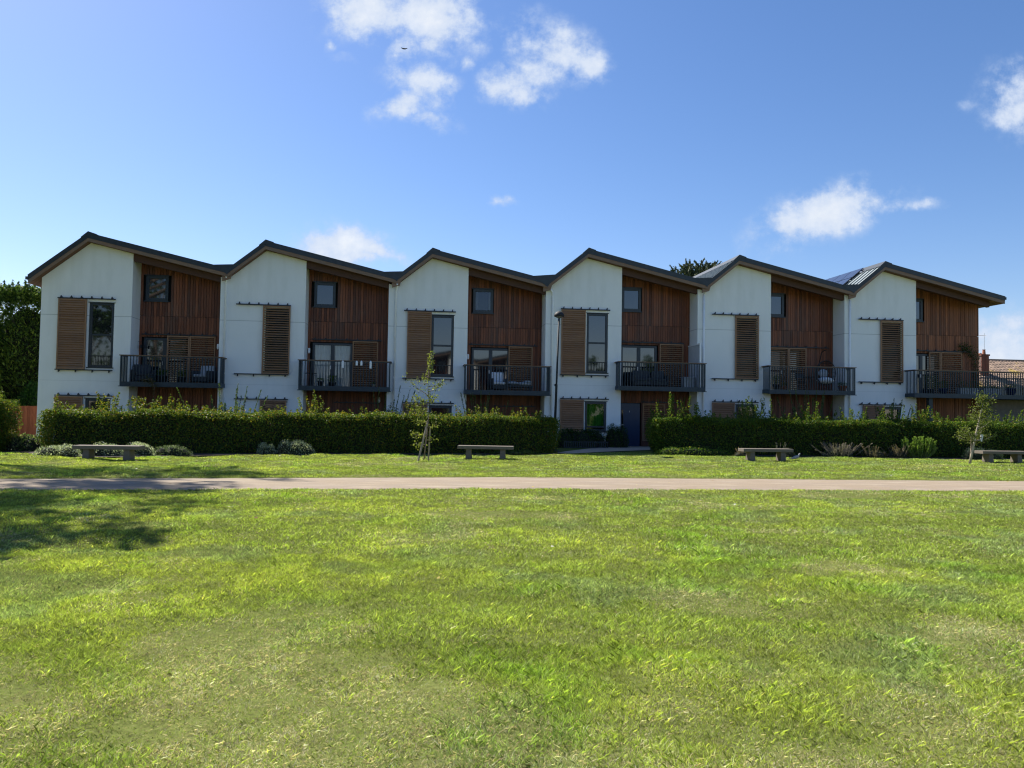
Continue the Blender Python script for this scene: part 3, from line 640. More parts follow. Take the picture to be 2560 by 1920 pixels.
    while k < yb-.1:
        for (xa,za,xb_,zb_) in ((le,zl,RX,RZ),(RX,RZ,re,zr)):
            m_.hexa([(xa,k,za+.002),(xb_,k,zb_+.002),(xb_,k+.03,zb_+.002),(xa,k+.03,za+.002),(xa,k,za+.06),(xb_,k,zb_+.06),(xb_,k+.03,zb_+.06),(xa,k+.03,za+.06)])
        k += .42
    rf = m_.build('roof', M['roof'], H_)
    m_ = MB(); e = .03                # dark verge trim and ridge cap
    m_.prism([(le,zl-T1),(RX,RZ-T1-.01),(RX,RZ+e),(le-(.02 if i == 0 else 0),zl+e)], yf, yf+.028)
    m_.prism([(RX,RZ-T1-.01),(re,zr-T1),(re+(.02 if i == 5 else 0),zr+e),(RX,RZ+e)], yf, yf+.028)
    m_.prism([(RX-.28,RZ-.28*SL+.028),(RX+.34,RZ-.34*SR+.028),(RX+.34,RZ-.34*SR+.055),(RX,RZ+.085),(RX-.28,RZ-.28*SL+.06)], yf-.02, yb)
    if i == 0: m_.box(le-.10, le+.0, yf-.01, yb, zl-.17, zl-.05)
    if i == 5: m_.box(re, re+.07, yf-.01, yb, zr-.14, zr-.01)
    m_.build('verge_trim', M['trim'], rf)
    m_ = MB()                         # timber fascia under trim
    m_.prism([(le,zl-TK),(RX,RZ-TK),(RX,RZ-T1-.012),(le,zl-T1-.002)], yf+.012, yf+.05); m_.prism([(RX,RZ-TK),(re,zr-TK),(re,zr-T1-.002),(RX,RZ-T1-.012)], yf+.012, yf+.05)
    m_.build('fascia', M['fascia'], H_)
    m_ = MB(); nb = 12                  # soffit boards running along the slope
    for k in range(nb):
        ya = yf+.052+k*.115; yb2 = ya+.108
        m_.prism([(le,zl-TK+.012),(RX,RZ-TK+.012),(RX,RZ-T1-.01),(le,zl-T1-.01)], ya, yb2); m_.prism([(RX,RZ-TK+.012),(re,zr-TK+.012),(re,zr-T1-.01),(RX,RZ-T1-.01)], ya, yb2)
    if i == 0: m_.prism([(le,zl-TK+.012),(0.02,under(.02)+.012),(0.02,under(.02)+.15),(le,zl-T1-.01)], yf+.05+nb*.115, yb-.05)
    if i == 5: m_.prism([(nx_-.02,under(nx_)+.012),(re,zr-TK+.012),(re,zr-T1-.01),(nx_-.02,under(nx_)+.15)], yf+.05+nb*.115, yb-.05)
    m_.build('soffit', M['soffit'], H_)
    m_ = MB(); xe = nx_-.02 if i < 5 else 7.80; bt = .29
    m_.prism([(w+.004,under(w)-bt-.02),(xe,under(xe)-bt+.02),(xe,under(xe)+.004),(w+.004,under(w)+.004)], .02, .22); m_.build('beam', M['beam'], H_)
    if i < 5:                            # lead flashing closing the valley
        m_ = MB(); b_ = SR*.62
        if i == 2: m_.prism([(re-.75,zr+.75*SR+.015),(re-.05,zr-.30),(re+.32,zr+.32*SL+.03)], yf-.012, yf+.4)
        else: m_.prism([(re-.66,zr+.66*SR+.012),(re-.02,zr-.24),(re+.24,zr+.24*SL+.02)], yf-.012, yf+.4)
        m_.build('valley_flashing', M['trim'], rf)
        m_ = MB(); m_.prism([(re-.24,zr-.20),(re+.22,zr-.02),(re+.10,zr-.42),(re-.24,zr-.52)], yf+.06, yf+.14); m_.build('valley_board', M['fascia'], H_)
    # windows ----------------------------------------------------------
    window(H_, 1.96, 2.96, 3.245, 6.02, .055, bars=(4.64,), fr=.10, dim=(SHUT[i] == 'R'))
    gw = window(H_, 1.92, 2.93, .515, 1.885, .055, bars=(.72,), fr=.10, clear=(i == 3))
    window(H_, 3.90, 4.86, 6.32, 7.45, D-.01, fr=.125, clear=(i == 2))
    dw = window(H_, 3.88, 5.68, 2.53, 4.66, D+.02, fr=.10, mull=(4.78,), clear=(i == 1), sill=False, name='balcony_door')
    hd = MB(); hd.box(4.70, 4.73, D-.07, D-.04, 3.45, 3.62); hd.build('handle', M['alu'], dw)
    if SHUT[i] == 'L': # guard rail across the tall window
        gr_ = MB()
        for k in range(7): gr_.box(2.07+k*.13, 2.085+k*.13, -.01, .008, 3.32, 3.72)
        gr_.box(2.0, 2.93, -.012, .01, 3.72, 3.75); gr_.build('guard_rail', M['rail'], H_)
    # shutters and their tracks ------------------------------------------
    track(H_, .70, 3.04, 6.18, -.085, 0); track(H_, .69, 3.0, 3.11, -.085, 0, False, 4)
    track(H_, .72, 3.02, 2.01, -.085, 0)
    if SHUT[i] == 'L': shutter(H_, .73 if i != 2 else .86, 1.88 if i != 2 else 1.95, 3.135, 6.15, -.085, .102, 1.0, .122)
    else: shutter(H_, 1.85, 3.03, 3.135, 6.15, -.085, .105)
    if GSH[i] == 'L': shutter(H_, .72 if i != 5 else .92, 1.84 if i != 5 else 2.05, .45, 1.97, -.085, .102, 1.0, .122)
    else: shutter(H_, 1.82, 2.95, .45, 1.97, -.085, .08)
    t0, t1 = [(3.83,7.02),(3.86,7.0),(3.74,7.0),(3.86,7.0),(3.86,7.19),(3.9,7.25)][i]
    track(H_, t0, t1, 4.81, D-.09, D-.012, True, 7, .09)
    for (a,b) in {0:[(4.90,5.86),(5.87,6.98)],1:[(5.69,6.85)],2:[(5.62,6.77)],3:[(5.79,6.99)],4:[(3.95,5.07),(5.08,6.01)],5:[(5.16,5.78),(5.80,6.99)]}[i]: shutter(H_, a, b, 2.56, 4.77, D-.09, .105)
    if i != 3: pass
    else:
        dd = MB(); dd.box(3.84, 4.86, D-.02, D+.06, -.23, 1.86); do = dd.build('front_door', M['door'], H_, bevel=.01)
        p = MB(); p.box(3.95, 4.03, D-.026, D-.02, .55, 1.55); p.build('glazed_strip', M['glass'], do)
        p = MB(); p.box(3.90, 4.04, D-.09, D-.065, .80, .825); p.box(3.99, 4.02, D-.07, D-.018, .795, .83); p.build('handle', M['alu'], do)
        p = MB(); p.box(4.325, 4.34, D-.026, D-.018, 1.42, 1.50); p.build('spyhole', M['alu'], do)
    if i == 3: shutter(H_, 4.98, 6.1, .05, 1.86, D-.05, .1)
    if i in (1,2,3): track(H_, 4.9, 6.9, 1.93, D-.07, D-.012, True, 5, .06)
    # balcony ------------------------------------------------------------
    b0, b1 = [(3.55,7.66),(3.54,7.47),(3.46,7.33),(3.34,7.46),(3.26,7.59),(3.18,13.5)][i]; yb0 = -.75; zt = 3.765 if i != 5 else 3.73; zb = 2.45 if i != 5 else 2.41
    m_ = MB(); m_.box(b0, b1, yb0, yb0+.07, zb, zb+.15); m_.box(b0, b0+.07, yb0+.07, (.0 if i < 5 else 0)-.002, zb, zb+.15); m_.box(b1-.07, b1, yb0+.07, -.002 if i < 5 else 4.3, zb, zb+.15)
    m_.box(b0-.05, b1+.05, yb0-.03, yb0+.09, zb-.03, zb-.002)
    for k in range(4 if i < 5 else 8):
        xk = b0+.35+(b1-b0-.7)*k/(3 if i < 5 else 7); m_.box(xk-.05, xk+.05, yb0-.012, yb0-.001, zb+.03, zb+.08)
    bal = m_.build('balcony', M['steel'], H_)
    m_ = MB()
    if i < 5:
        m_.box(b0+.07, b1-.07, yb0+.07, -.003, zb+.06, zb+.13); m_.box(w+.01, nx_-.004, -.003, D-.05, zb+.06, zb+.13)
    else:
        m_.box(b0+.07, b1-.07, yb0+.07, -.003, zb+.06, zb+.13); m_.box(w+.01, nx_+.02, -.003, D-.05, zb+.06, zb+.13); m_.box(nx_+.03, b1-.07, -.003, 4.3, zb+.06, zb+.13)
    m_.build('deck', M['rail'], bal)
    m_ = MB(); m_.box(b0-.05, b1+.05, yb0-.02, yb0+.07, zt-.035, zt); m_.box(b0-.05, b0+.04, yb0+.07, -.004, zt-.035, zt)
    if i < 5: m_.box(b1-.04, b1+.05, yb0+.07, -.004, zt-.035, zt)
    m_.build('handrail', M['rail_top'], bal)
    m_ = MB(); zr0, zr1 = zb+.18, zt-.037
    m_.box(b0, b1, yb0+.005, yb0+.045, zr0-.03, zr0); m_.box(b0, b1, yb0+.005, yb0+.045, zr1-.03, zr1-.001)
    nbal = int((b1-b0)/.125)
    for k in range(nbal+1):
        x = b0+.02+(b1-b0-.04)*k/nbal; hw = .014 if 0 < k < nbal else .025; m_.box(x-hw, x+hw, yb0+.008, yb0+.042, zr0, zr1-.03)
    ends = (b0,b1-.04) if i < 5 else (b0,)
    for x in ends:
        m_.box(x, x+.04, yb0+.05, -.004, zr0-.03, zr0); m_.box(x, x+.04, yb0+.05, -.004, zr1-.03, zr1-.001)
        for k in range(6): m_.box(x+.012, x+.03, yb0+.13+k*.11-.018, yb0+.13+k*.11+.018, zr0, zr1-.03)
    if i == 5:
        m_.box(nx_+.15, b1, 4.2, 4.24, zr1-.03, zr1+.02); m_.box(nx_+.15, b1, 4.2, 4.24, zr0-.03, zr0)
        for k in range(42): x = nx_+.17+k*.125; m_.box(x-.016, x+.016, 4.2, 4.235, zr0, zr1-.03)
    m_.build('balusters', M['steel'], bal)
    # downpipe
    if i > 0:
        m_ = MB(); xx = [0,.24,.325,.31,.285,.24][i]; zt_ = 7.1
        if i == 3: m_.tube([(.02,-.30,7.35),(.02,-.12,7.22),(.31,-.07,6.95),(.31,-.07,6.7),(.31,-.07,0)], .046, 10)
        elif i < 3: m_.tube([(xx+.05,-.28,7.36),(xx+.05,-.20,7.22),(xx,-.07,7.0),(xx,-.07,0)], .046, 10)
        else: m_.tube([(xx,-.07,7.12),(xx,-.07,0)], .046, 10); m_.tube([(xx+.07,-.2,7.42),(xx+.05,-.12,7.2),(xx,-.07,7.1)], .028, 8)
        pipe = m_.build('downpipe', M['white'], H_, smooth=True)
        m_ = MB()
        for z in (1.2,3.1,5.0,6.7): m_.box((xx-.05), (xx+.05), -.112, -.002, z, z+.035)
        m_.build('pipe_clip', M['white'], pipe)
    if i == 5:      # grey wall of the low annex under the terrace
        m_ = MB(); m_.box(nx_+.02, 14, .6, 4.1, -1, 2.38); m_.build('annex_wall', M['annex'], H_)
        m_ = MB(); m_.box(w+.35, w+.55, -.45, -.25, -1, 2.40); m_.build('post', M['steel'], H_)
        m_ = MB()                       # solar array on left slope
        al = math.atan(SL)
        for r in range(2):
            for c in range(5):
                ya = 1.25+c*1.05; s0 = RX-1.42+r*.66; s1 = s0+.62
                if s0 < le+.1: continue
                za, zb_ = RZ-SL*(RX-s0)+.13, RZ-SL*(RX-s1)+.13
                m_.hexa([(s0,ya,za),(s1,ya,zb_),(s1,ya+1.0,zb_),(s0,ya+1.0,za),(s0-.02,ya,za+.035),(s1-.02,ya,zb_+.035),(s1-.02,ya+1.0,zb_+.035),(s0-.02,ya+1.0,za+.035)])
        sp = m_.build('solar_panel', M['solar'], rf)
        m_ = MB()
        for s0 in (RX-1.3, RX-.35):
            za = RZ-SL*(RX-s0); m_.box(s0-.03, s0+.03, 1.05, 6.6, za+.05, za+.11)
        m_.build('mounting_rail', M['alu'], rf)

def curtain(i, x0, x1, z0, z1, y, m, name, label):
    n = 46; mb_ = MB(); o_ = wp(i, x0, y, z0)
    pts = [(k/n*(x1-x0), .035*math.sin(k*1.35)+.012*math.sin(k*3.1)) for k in range(n+1)]
    for a, b in zip(pts[:-1], pts[1:]): mb_.poly([(a[0],a[1],0),(b[0],b[1],0),(b[0],b[1],z1-z0),(a[0],a[1],z1-z0)])
    q = mb_.build(name, M[m], smooth=True); q.location = o_; q.rotation_euler = (0,0,TH); tag(q, label, 'curtain'); return q
curtain(1, 3.98, 4.68, 2.62, 4.56, D+.13, 'curtain', 'curtain', 'white curtain behind the left balcony door pane of the second house')
curtain(1, 4.88, 5.58, 2.62, 4.56, D+.13, 'curtain', 'curtain', 'white curtain behind the right balcony door pane of the second house')
curtain(3, 1.98, 2.88, .72, 1.82, .14, 'gcurtain', 'curtain', 'green curtain behind the ground floor window in the hedge gap')
curtain(2, 4.0, 4.12, 6.42, 7.35, D+.10, 'curtain', 'curtain', 'narrow white curtain at the left of the third house upper square window')
curtain(2, 4.66, 4.77, 6.42, 7.35, D+.10, 'curtain', 'curtain', 'narrow white curtain at the right of the third house upper square window')

# the matching terrace across the green, behind the viewer: it shows in the window glass
HS = [o_ for o_ in bpy.data.objects if o_.name.startswith('terraced_house')]
HS.sort(key=lambda q: q.location.x)
for k, src in enumerate((1,2,3)):
    q = copy_tree(HS[src]); q.location = (17.5-7.33*k-(0), -18.5, 0); q.rotation_euler = (0,0,PI); tag(q, 'gabled white house across the green behind the viewer, %s of three, reflected in the panes' % ('left','middle','right')[k], 'house', 'houses across the green behind the viewer')

# ------------------------------------------------------------------ balcony furniture and lamps
def at(name, i, s, dep, z, label, cat, group=None, rz=0):
    return empty(name, wp(i, s, dep, z), TH+rz, label, cat, group)
DK = 2.585
def wall_lamp(i, s, dep, z, label):
    t = at('wall_lamp', i, s, dep, z, label, 'lamp', 'wall lamps on the house fronts')
    b = MB(); b.box(-.04,.04,-.02,-.002,-.06,.06); b.tube([(0,-.02,0),(0,-.10,.02)], .012, 6); b.build('bracket', M['white'], t)
    b = MB(); b.lathe([(.02,.10),(.05,.08),(.055,-.10),(.03,-.14),(.01,-.15)][::-1], 10, (0,-.12,0)); b.build('lamp_shade', M['white'], t, True)
wall_lamp(0, 7.10, D-.012, 4.35, 'white wall lamp right of the shutters on the first balcony')
wall_lamp(1, 3.74, D-.012, 4.30, 'white wall lamp left of the doors on the second balcony')
wall_lamp(2, 3.70, D-.012, 4.25, 'white wall lamp left of the doors on the third balcony')
wall_lamp(1, 6.95, D-.012, 2.10, 'white bowl lamp under the right end of the second balcony')
def bracket_sign():
    t = at('bird_feeder', 0, 3.70, .80, 4.22, 'small dark hanging ornament on the side wall above the first balcony', 'ornament'); b = MB()
    b.tube([(0,0,.25),(.22,0,.25),(.22,0,.1)], .008, 5); b.box(.12,.18,-.03,.03,-.04,.10); b.box(.26,.32,-.03,.03,-.04,.10); b.box(.15,.29,-.01,.01,.02,.04); b.build('hook', M['lamp'], t)
bracket_sign()
def armchair(i, s, dep, w, label, fab='dfab', cush='cushion', rz=0, h=.78, seat=.42):
    t = at('patio_armchair', i, s, dep, DK, label, 'chair', None, rz)
    b = MB(); b.box(-w/2,w/2,-.35,.35,.12,seat-.1); b.box(-w/2,-w/2+.09,-.35,.35,.12,.6); b.box(w/2-.09,w/2,-.35,.35,.12,.6); b.box(-w/2+.09,w/2-.09,.27,.35,.12,h)
    b.build('frame', M[fab], t, bevel=.02)
    for x in (-w/2+.05,w/2-.05):
        for y in (-.3,.3): l = MB(); l.box(x-.02,x+.02,y-.02,y+.02,0,.12); l.build('leg', M[fab], t)
    b = MB(); b.box(-w/2+.1,w/2-.1,-.34,.22,seat-.095,seat+.02); b.build('seat_cushion', M[cush], t, bevel=.03)
    b = MB(); b.hexa([(-w/2+.1,.10,seat+.03),(w/2-.1,.10,seat+.03),(w/2-.1,.22,seat+.03),(-w/2+.1,.22,seat+.03),(-w/2+.1,.16,h+.05),(w/2-.1,.16,h+.05),(w/2-.1,.26,h+.05),(-w/2+.1,.26,h+.05)]); b.build('back_cushion', M[cush], t, bevel=.03)
    return t
armchair(0, 4.15, .25, .9, 'dark patio sofa seat at the left end of the first balcony', cush='dfab', rz=.5)
armchair(0, 6.75, .15, .85, 'patio chair with pale grey cushions at the right of the first balcony', rz=-.4)
armchair(2, 5.05, .05, .75, 'patio chair with a large white back cushion on the third balcony', cush='wcushion', rz=.1, h=.85)
def lounger(i, s, dep):
    t = at('deck_lounger', i, s, dep, DK, 'low lounger with rumpled grey cushions on the third balcony', 'lounger'); b = MB(); b.box(-.65,.65,-.3,.3,.22,.30)
    for x in (-.6,.55):
        for y in (-.27,.22): b.box(x,x+.05,y,y+.05,0,.22)
    b.build('frame', M['dfab'], t)
    b = MB(); b.ball((-.3,0,.40), (.34,.26,.09)); b.build('cushion', M['cushion'], t, True); b = MB(); b.ball((.28,0,.38), (.34,.25,.10)); b.ball((.42,0,.47),(.2,.22,.07)); b.build('cushion', M['cushion'], t, True)
lounger(2, 5.98, .0)
armchair(3, 4.65, .1, 1.0, 'dark patio sofa on the left of the fourth balcony', cush='dfab'); armchair(3, 5.5, .15, .8, 'dark patio chair beside the sofa on the fourth balcony', cush='dfab', rz=-.1)
t = at('storage_box', 3, 6.95, .15, DK, 'pale grey storage box at the right end of the fourth balcony', 'box'); b = MB(); b.box(-.28,.28,-.22,.22,.02,.50); b.build('body', M['gpot'], t, bevel=.02); b = MB(); b.box(-.3,.3,-.24,.24,.503,.55); b.build('lid', M['cushion'], t, bevel=.01)
# egg chair
def egg():
    t = at('hanging_egg_chair', 4, 6.55, .05, DK, 'black wicker hanging egg chair with round white cushion on the fifth balcony', 'chair'); s = MB()
    s.tube([(0,.55,.03),(0,.62,.8),(0,.6,1.5),(0,.42,1.95),(0,.12,2.05),(0,0,2.0)], .022, 8); s.tube([(0,.1,.03),(0,.9,.03)], .02, 6); s.tube([(-.4,.5,.03),(.4,.5,.03)], .02, 6); s.build('stand', M['lamp'], t)
    c = MB(); c.tube([(0,0,2.0),(0,0,1.50)], .012, 5); c.build('chain', M['lamp'], t)
    w_ = MB()
    for k in range(14):
        a = PI*(k/13)-0; pts = []
        for j in range(11):
            ph = PI*(j/10)*.93+.05; r = math.sin(ph)**.8*.48; pts.append((math.cos(a)*r, abs(math.sin(a))*r*.85+.02, .92+.60*math.cos(ph)))
        w_.tube(pts, .010, 4, False)
    for j in range(2, 10):
        ph = PI*(j/10)*.93+.05; r = math.sin(ph)**.8*.48; w_.tube([(math.cos(PI*q/12)*r, math.sin(PI*q/12)*r*.85+.02, .92+.60*math.cos(ph)) for q in range(13)], .008, 4, False)
    w_.tube([(.49*math.cos(a),-.02,.92+.61*math.sin(a)) for a in np.linspace(0,2*PI,25)], .018, 6, False); w_.build('basket', M['wick'], t)
    c = MB(); c.ball((0,.08,.56), (.42,.34,.17)); c.build('seat_cushion', M['wcushion'], t, True); c = MB(); c.ball((0,.26,.92), (.27,.10,.20)); c.build('back_cushion', M['cushion'], t, True)
egg()
def table(i, s, dep, r, h, label):
    t = at('bistro_table', i, s, dep, DK, label, 'table'); b = MB(); b.lathe([(r,h-.025),(r,h)], 18); b.build('tabletop', M['lamp'], t)
    for k in range(3):
        a = 2*PI*k/3+.3; b = MB(); b.tube([(math.cos(a)*r*.2,math.sin(a)*r*.2,h-.03),(math.cos(a)*r*.8,math.sin(a)*r*.8,0)], .012, 5); b.build('leg', M['lamp'], t)
table(4, 5.75, .1, .28, .72, 'small dark bistro table beside the egg chair'); table(1, 4.0, -.2, .25, .62, 'small dark side table at the left end of the second balcony')
def folding_chair(i, s, dep, label, rz=0):
    t = at('folding_chair', i, s, dep, DK, label, 'chair', None, rz); b = MB()
    for x in (-.2,.18): b.tube([(x,.25,0),(x,-.1,.45),(x,-.22,.88)], .011, 5); b.tube([(x,-.25,0),(x,.22,.45)], .011, 5)
    b.build('frame', M['lamp'], t); b = MB(); b.box(-.2,.2,-.12,.24,.44,.465); b.build('seat', M['dfab'], t); b = MB(); b.box(-.2,.2,-.215,-.19,.66,.86); b.build('backrest', M['dfab'], t)
folding_chair(4, 5.35, .15, 'dark folding chair left of the bistro table on the fifth balcony', PI)
def potted(i, s, dep, r, h, potm, label, ph=.35, n=260, pal=((.05,.11,.02),(.09,.16,.03)), z=DK, lsz=.06, spread=1.3):
    t = at('potted_plant', i, s, dep, z, label, 'potted plant'); b = MB(); b.lathe([(r*.7,0),(r,h*.92),(r*1.08,h*.93),(r*1.08,h),(r*.9,h)], 16); b.build('pot', M[potm], t, True)
    P = []; 
    for q in range(n):
        a = random.uniform(0,2*PI); rr = r*spread*random.random()**.6; P.append((math.cos(a)*rr, math.sin(a)*rr, h+ph*random.random()**.8))
    leaves('foliage', P, lsz, pal, [1]*len(pal), M['leaf'], t, None, .45, (0,0,.6)); return t
random.seed(5)
potted(0, 5.15, -.35, .20, .34, 'pot', 'dark pot with a straggly plant in the middle of the first balcony', .25)
potted(0, 5.95, -.4, .19, .30, 'pot', 'dark pot with pale fern on the first balcony near the shutters', .28)
potted(1, 4.45, -.45, .14, .26, 'pot', 'small dark pot on the left of the second balcony', .14, 90)
potted(1, 4.95, -.40, .17, .22, 'pot', 'leafy dark green plant in a pot in front of the second balcony doors', .30, 340)
potted(1, 6.75, -.45, .09, .16, 'gpot', 'small pale pot at the right of the second balcony', .10, 40)
potted(4, 3.75, -.42, .15, .28, 'pot', 'pot with arching green plant at the left end of the fifth balcony', .45, 220)
potted(4, 4.15, -.40, .12, .22, 'terra', 'small terracotta pot with orange green plant on the fifth balcony', .2, 120, ((.2,.12,.02),(.1,.13,.03)))
potted(4, 7.20, -.30, .20, .30, 'terra', 'large terracotta pot at the right end of the fifth balcony', .16, 160)
potted(5, 4.35, -.35, .16, .25, 'pot', 'tall green potted plant near the left of the last balcony', .65, 420, spread=1.8)
potted(5, 5.0, -.30, .2, .28, 'bpot', 'leafy plant in a dark blue pot on the last balcony', .35, 300)
potted(5, 8.75, -.2, .24, .36, 'bpot', 'round dark blue pot on the terrace right of the last house', .2, 160)
for k, (s_, l_) in enumerate([(6.3,'left'),(7.5,'middle'),(10.0,'right')]):
    t = at('trough_planter', 5, s_, -.35, DK-.04, 'long pale grey planter on the last balcony, %s of three' % l_, 'planter', 'grey planters on the last balcony'); b = MB(); b.box(-.5,.5,-.16,.16,0,.36); b.build('trough', M['gpot'], t, bevel=.015)
    P = [(random.uniform(-.48,.48), random.uniform(-.14,.14), .36+random.random()**2*.35) for _ in range(260)]; leaves('foliage', P, .06, [(.06,.12,.03),(.10,.16,.04)], [1,1], M['leaf'], t, None, .5, (0,0,.5))
for k, (s_, l_) in enumerate([(5.42,'leftmost of four'),(6.02,'second from the left'),(6.22,'third from the left'),(6.62,'rightmost, longest of four')]):
    t = at('hanging_lantern', 1, s_, -.80, 3.40, 'small white lantern hung on the second balcony rail, %s' % l_, 'lantern', 'white lanterns on the second balcony rail'); hh = .30 if k in (0,3) else .18
    b = MB(); b.tube([(0,0,.34),(0,.02,.40),(0,.07,.375)], .005, 4); b.build('hook', M['alu'], t); b = MB(); b.box(-.045,.045,-.045,.045,.33-hh,.32); b.lathe([(.05,.32),(.012,.36)], 8); b.build('body', M['white'], t, bevel=.008)
# climbers
def climber(name, i, pts, n, spread, label, pal, lsz=.07):
    t = at(name, i, *pts[0], label, 'climbing plant'); o_ = [Vector((p[0]-pts[0][0], p[1]-pts[0][1], p[2]-pts[0][2])) for p in pts]; st = MB(); st.tube(o_, .012, 5, False); st.build('stem', M['bark'], t); P = []
    for q in range(n):
        k = random.random()*(len(o_)-1); a = int(k); p = o_[a].lerp(o_[a+1], k-a); P.append((p.x+random.gauss(0,spread), p.y+random.gauss(0,spread*.3)-.03, p.z+random.gauss(0,spread)))
    leaves('foliage', P, lsz, pal, [1]*len(pal), M['leaf'], t, None, .55)
climber('climbing_plant', 5, [(7.85,D-.1,2.6),(7.8,D-.12,3.6),(7.7,D-.12,4.5),(7.3,D-.12,4.95),(6.9,D-.12,5.05)], 900, .16, 'leafy climber up the timber corner of the last house', [(.035,.07,.02),(.06,.10,.03)])
climber('climbing_plant', 0, [(4.95,-.82,1.6),(4.98,-.84,2.4),(4.85,-.83,2.75),(4.5,-.82,2.7)], 420, .10, 'sparse brown green climber hanging from the first balcony', [(.09,.09,.03),(.12,.09,.04)], .05)
# privacy screen / side awning at the fifth house
t = at('side_awning', 4, -.03, .05, DK, 'white framed side screen on the return wall right of the fourth balcony', 'screen'); b = MB(); b.box(-.07,-.01,-.62,-.56,0,2.15); b.box(-.07,-.01,-.56,.95,2.09,2.15); b.build('frame', M['white'], t); b = MB(); b.box(-.045,-.03,-.555,.94,.05,2.085); b.build('fabric', M['blind'], t)

# ------------------------------------------------------------------ benches
def make_bench():
    t = empty('park_bench', (0,0,0)); b = MB(); b.box(-.95,.95,-.23,.23,.315,.425); b.build('seat', M['bench'], t, bevel=.012)
    for sx in (-1, 1):
        l = MB(); x = sx*.58; l.hexa([(x-.10,-.20,-.05),(x+.10,-.20,-.05),(x+.10,.20,-.05),(x-.10,.20,-.05),(x-.085,-.17,.313),(x+.085,-.17,.313),(x+.085,.17,.313),(x-.085,.17,.313)]); l.build('leg', M['bench'], t, bevel=.01)
    return t
b0 = make_bench()
for k, (x, y, rz, lb) in enumerate([(-11.85,22.65,.06,'leftmost weathered backless bench, in front of the silvery shrubs'),(-.86,26.28,-.03,'backless bench right of the staked sapling, second from the left'),(9.12,27.5,.16,'backless bench with a pigeon beside its right leg, third from the left'),(18.35,28.7,.12,'backless bench at the right frame edge behind the leaning young tree')]):
    q = b0 if k == 0 else copy_tree(b0); q.location = (x,y,0); q.rotation_euler = (0,0,rz); tag(q, lb, 'bench', 'backless benches along the lawn')
# pigeon
t = empty('pigeon', (10.12,27.35,.0), -.3, 'grey pigeon standing beside the right leg of the third bench', 'pigeon'); b = MB()
prof = [(-.20,.09,.004),(-.13,.10,.020),(-.06,.115,.045),(.02,.14,.062),(.08,.165,.055),(.115,.20,.032),(.13,.235,.024),(.145,.262,.028),(.165,.27,.020),(.182,.265,.006)]
b.tube([(x,0,z) for x,z,r in prof], [r for x,z,r in prof], 10); b.build('body', M['feather'], t, True)
b = MB(); b.tube([(.18,0,.265),(.205,0,.258)], [.007,.002], 6); b.build('beak', M['fdark'], t)
for y in (-.02,.02): b = MB(); b.tube([(.0,y,.10),(.01,y,.03),(.035,y,.028)], .006, 5); b.build('leg', M['terra'], t)
# bird in the sky
t = empty('flying_bird', (-9.0,60.0,30.35), .2, 'tiny dark bird high in the sky below the big cloud', 'bird'); b = MB(); b.ball((0,0,0), (.16,.06,.05)); b.build('body', M['fdark'], t, True)
for sx in (-1,1):
    b = MB(); b.hexa([(.0,-.05,0),(sx*.25,-.04,.05),(sx*.25,.06,.05),(.0,.08,0),(.0,-.05,.015),(sx*.25,-.04,.06),(sx*.25,.06,.06),(.0,.08,.015)]); b.build('wing', M['fdark'], t)

# ------------------------------------------------------------------ young trees
def young_tree(loc, path, rad, limbs, leafn, label, seed, lsz, pal, spread, barkm):
    random.seed(seed); r = empty('young_tree', loc, 0, label, 'tree'); t = MB(); t.tube(path, rad, 8); P = []
    for (k, dx, dy, dz, nl) in limbs:
        j = k*(len(path)-1); a = int(min(j, len(path)-2)); b = Vector(path[a]).lerp(Vector(path[a+1]), j-a); e = b+Vector((dx,dy,dz)); mid = (b+e)/2+Vector((0,0,-.06))
        t.tube([b,mid,e], [.014,.009,.004], 5, False)
        for q in range(nl):
            u = random.uniform(.25,1.05); p = (b.lerp(mid,u*2) if u < .5 else mid.lerp(e,u*2-1)); P.append((p.x+random.gauss(0,spread), p.y+random.gauss(0,spread), p.z+random.gauss(0,spread)))
    for q in range(leafn):
        j = random.uniform(.42,1.0)*(len(path)-1); a = int(min(j,len(path)-2)); p = Vector(path[a]).lerp(Vector(path[a+1]), j-a); P.append((p.x+random.gauss(0,.06),p.y+random.gauss(0,.06),p.z+random.gauss(0,.05)))
    t.build('trunk', M[barkm], r, True); leaves('crown', P, lsz, pal, [3,3,1.5], M['leaf'], r, None, .6); return r
T1P = [(0,0,0),(.06,0,.6),(.11,0,1.2),(.14,0,1.9),(.09,0,2.25),(.08,0,2.6),(.12,0,3.0),(.19,0,3.45)]
lim = [(.80,.02,.05,.18,50),(.86,.05,0,.2,60),(.93,.02,.05,.25,60),(.72,-.12,0,.12,40),
       (.50,-.75,.0,.62,46),(.62,.50,.1,.18,60),(.55,.42,.1,.30,50),(.66,-.40,.1,.10,26),
       (.42,-.50,.1,.22,120),(.38,-.38,0,.02,110),(.44,.26,.1,.14,60),(.30,-.36,-.1,-.05,80),(.25,.30,0,.12,70),(.20,-.50,0,.02,90),(.16,.25,0,.05,40),(.12,-.36,0,.04,60),(.47,.05,-.1,.10,50)]
young_tree((-2.80,24.75,0), T1P, [.020,.019,.018,.016,.013,.011,.008,.004], lim, 70, 'thin staked sapling with sparse pale leaves on the lawn before the third house', 91, .062, [(.16,.20,.04),(.26,.29,.07),(.09,.13,.03)], .055, 'bark')
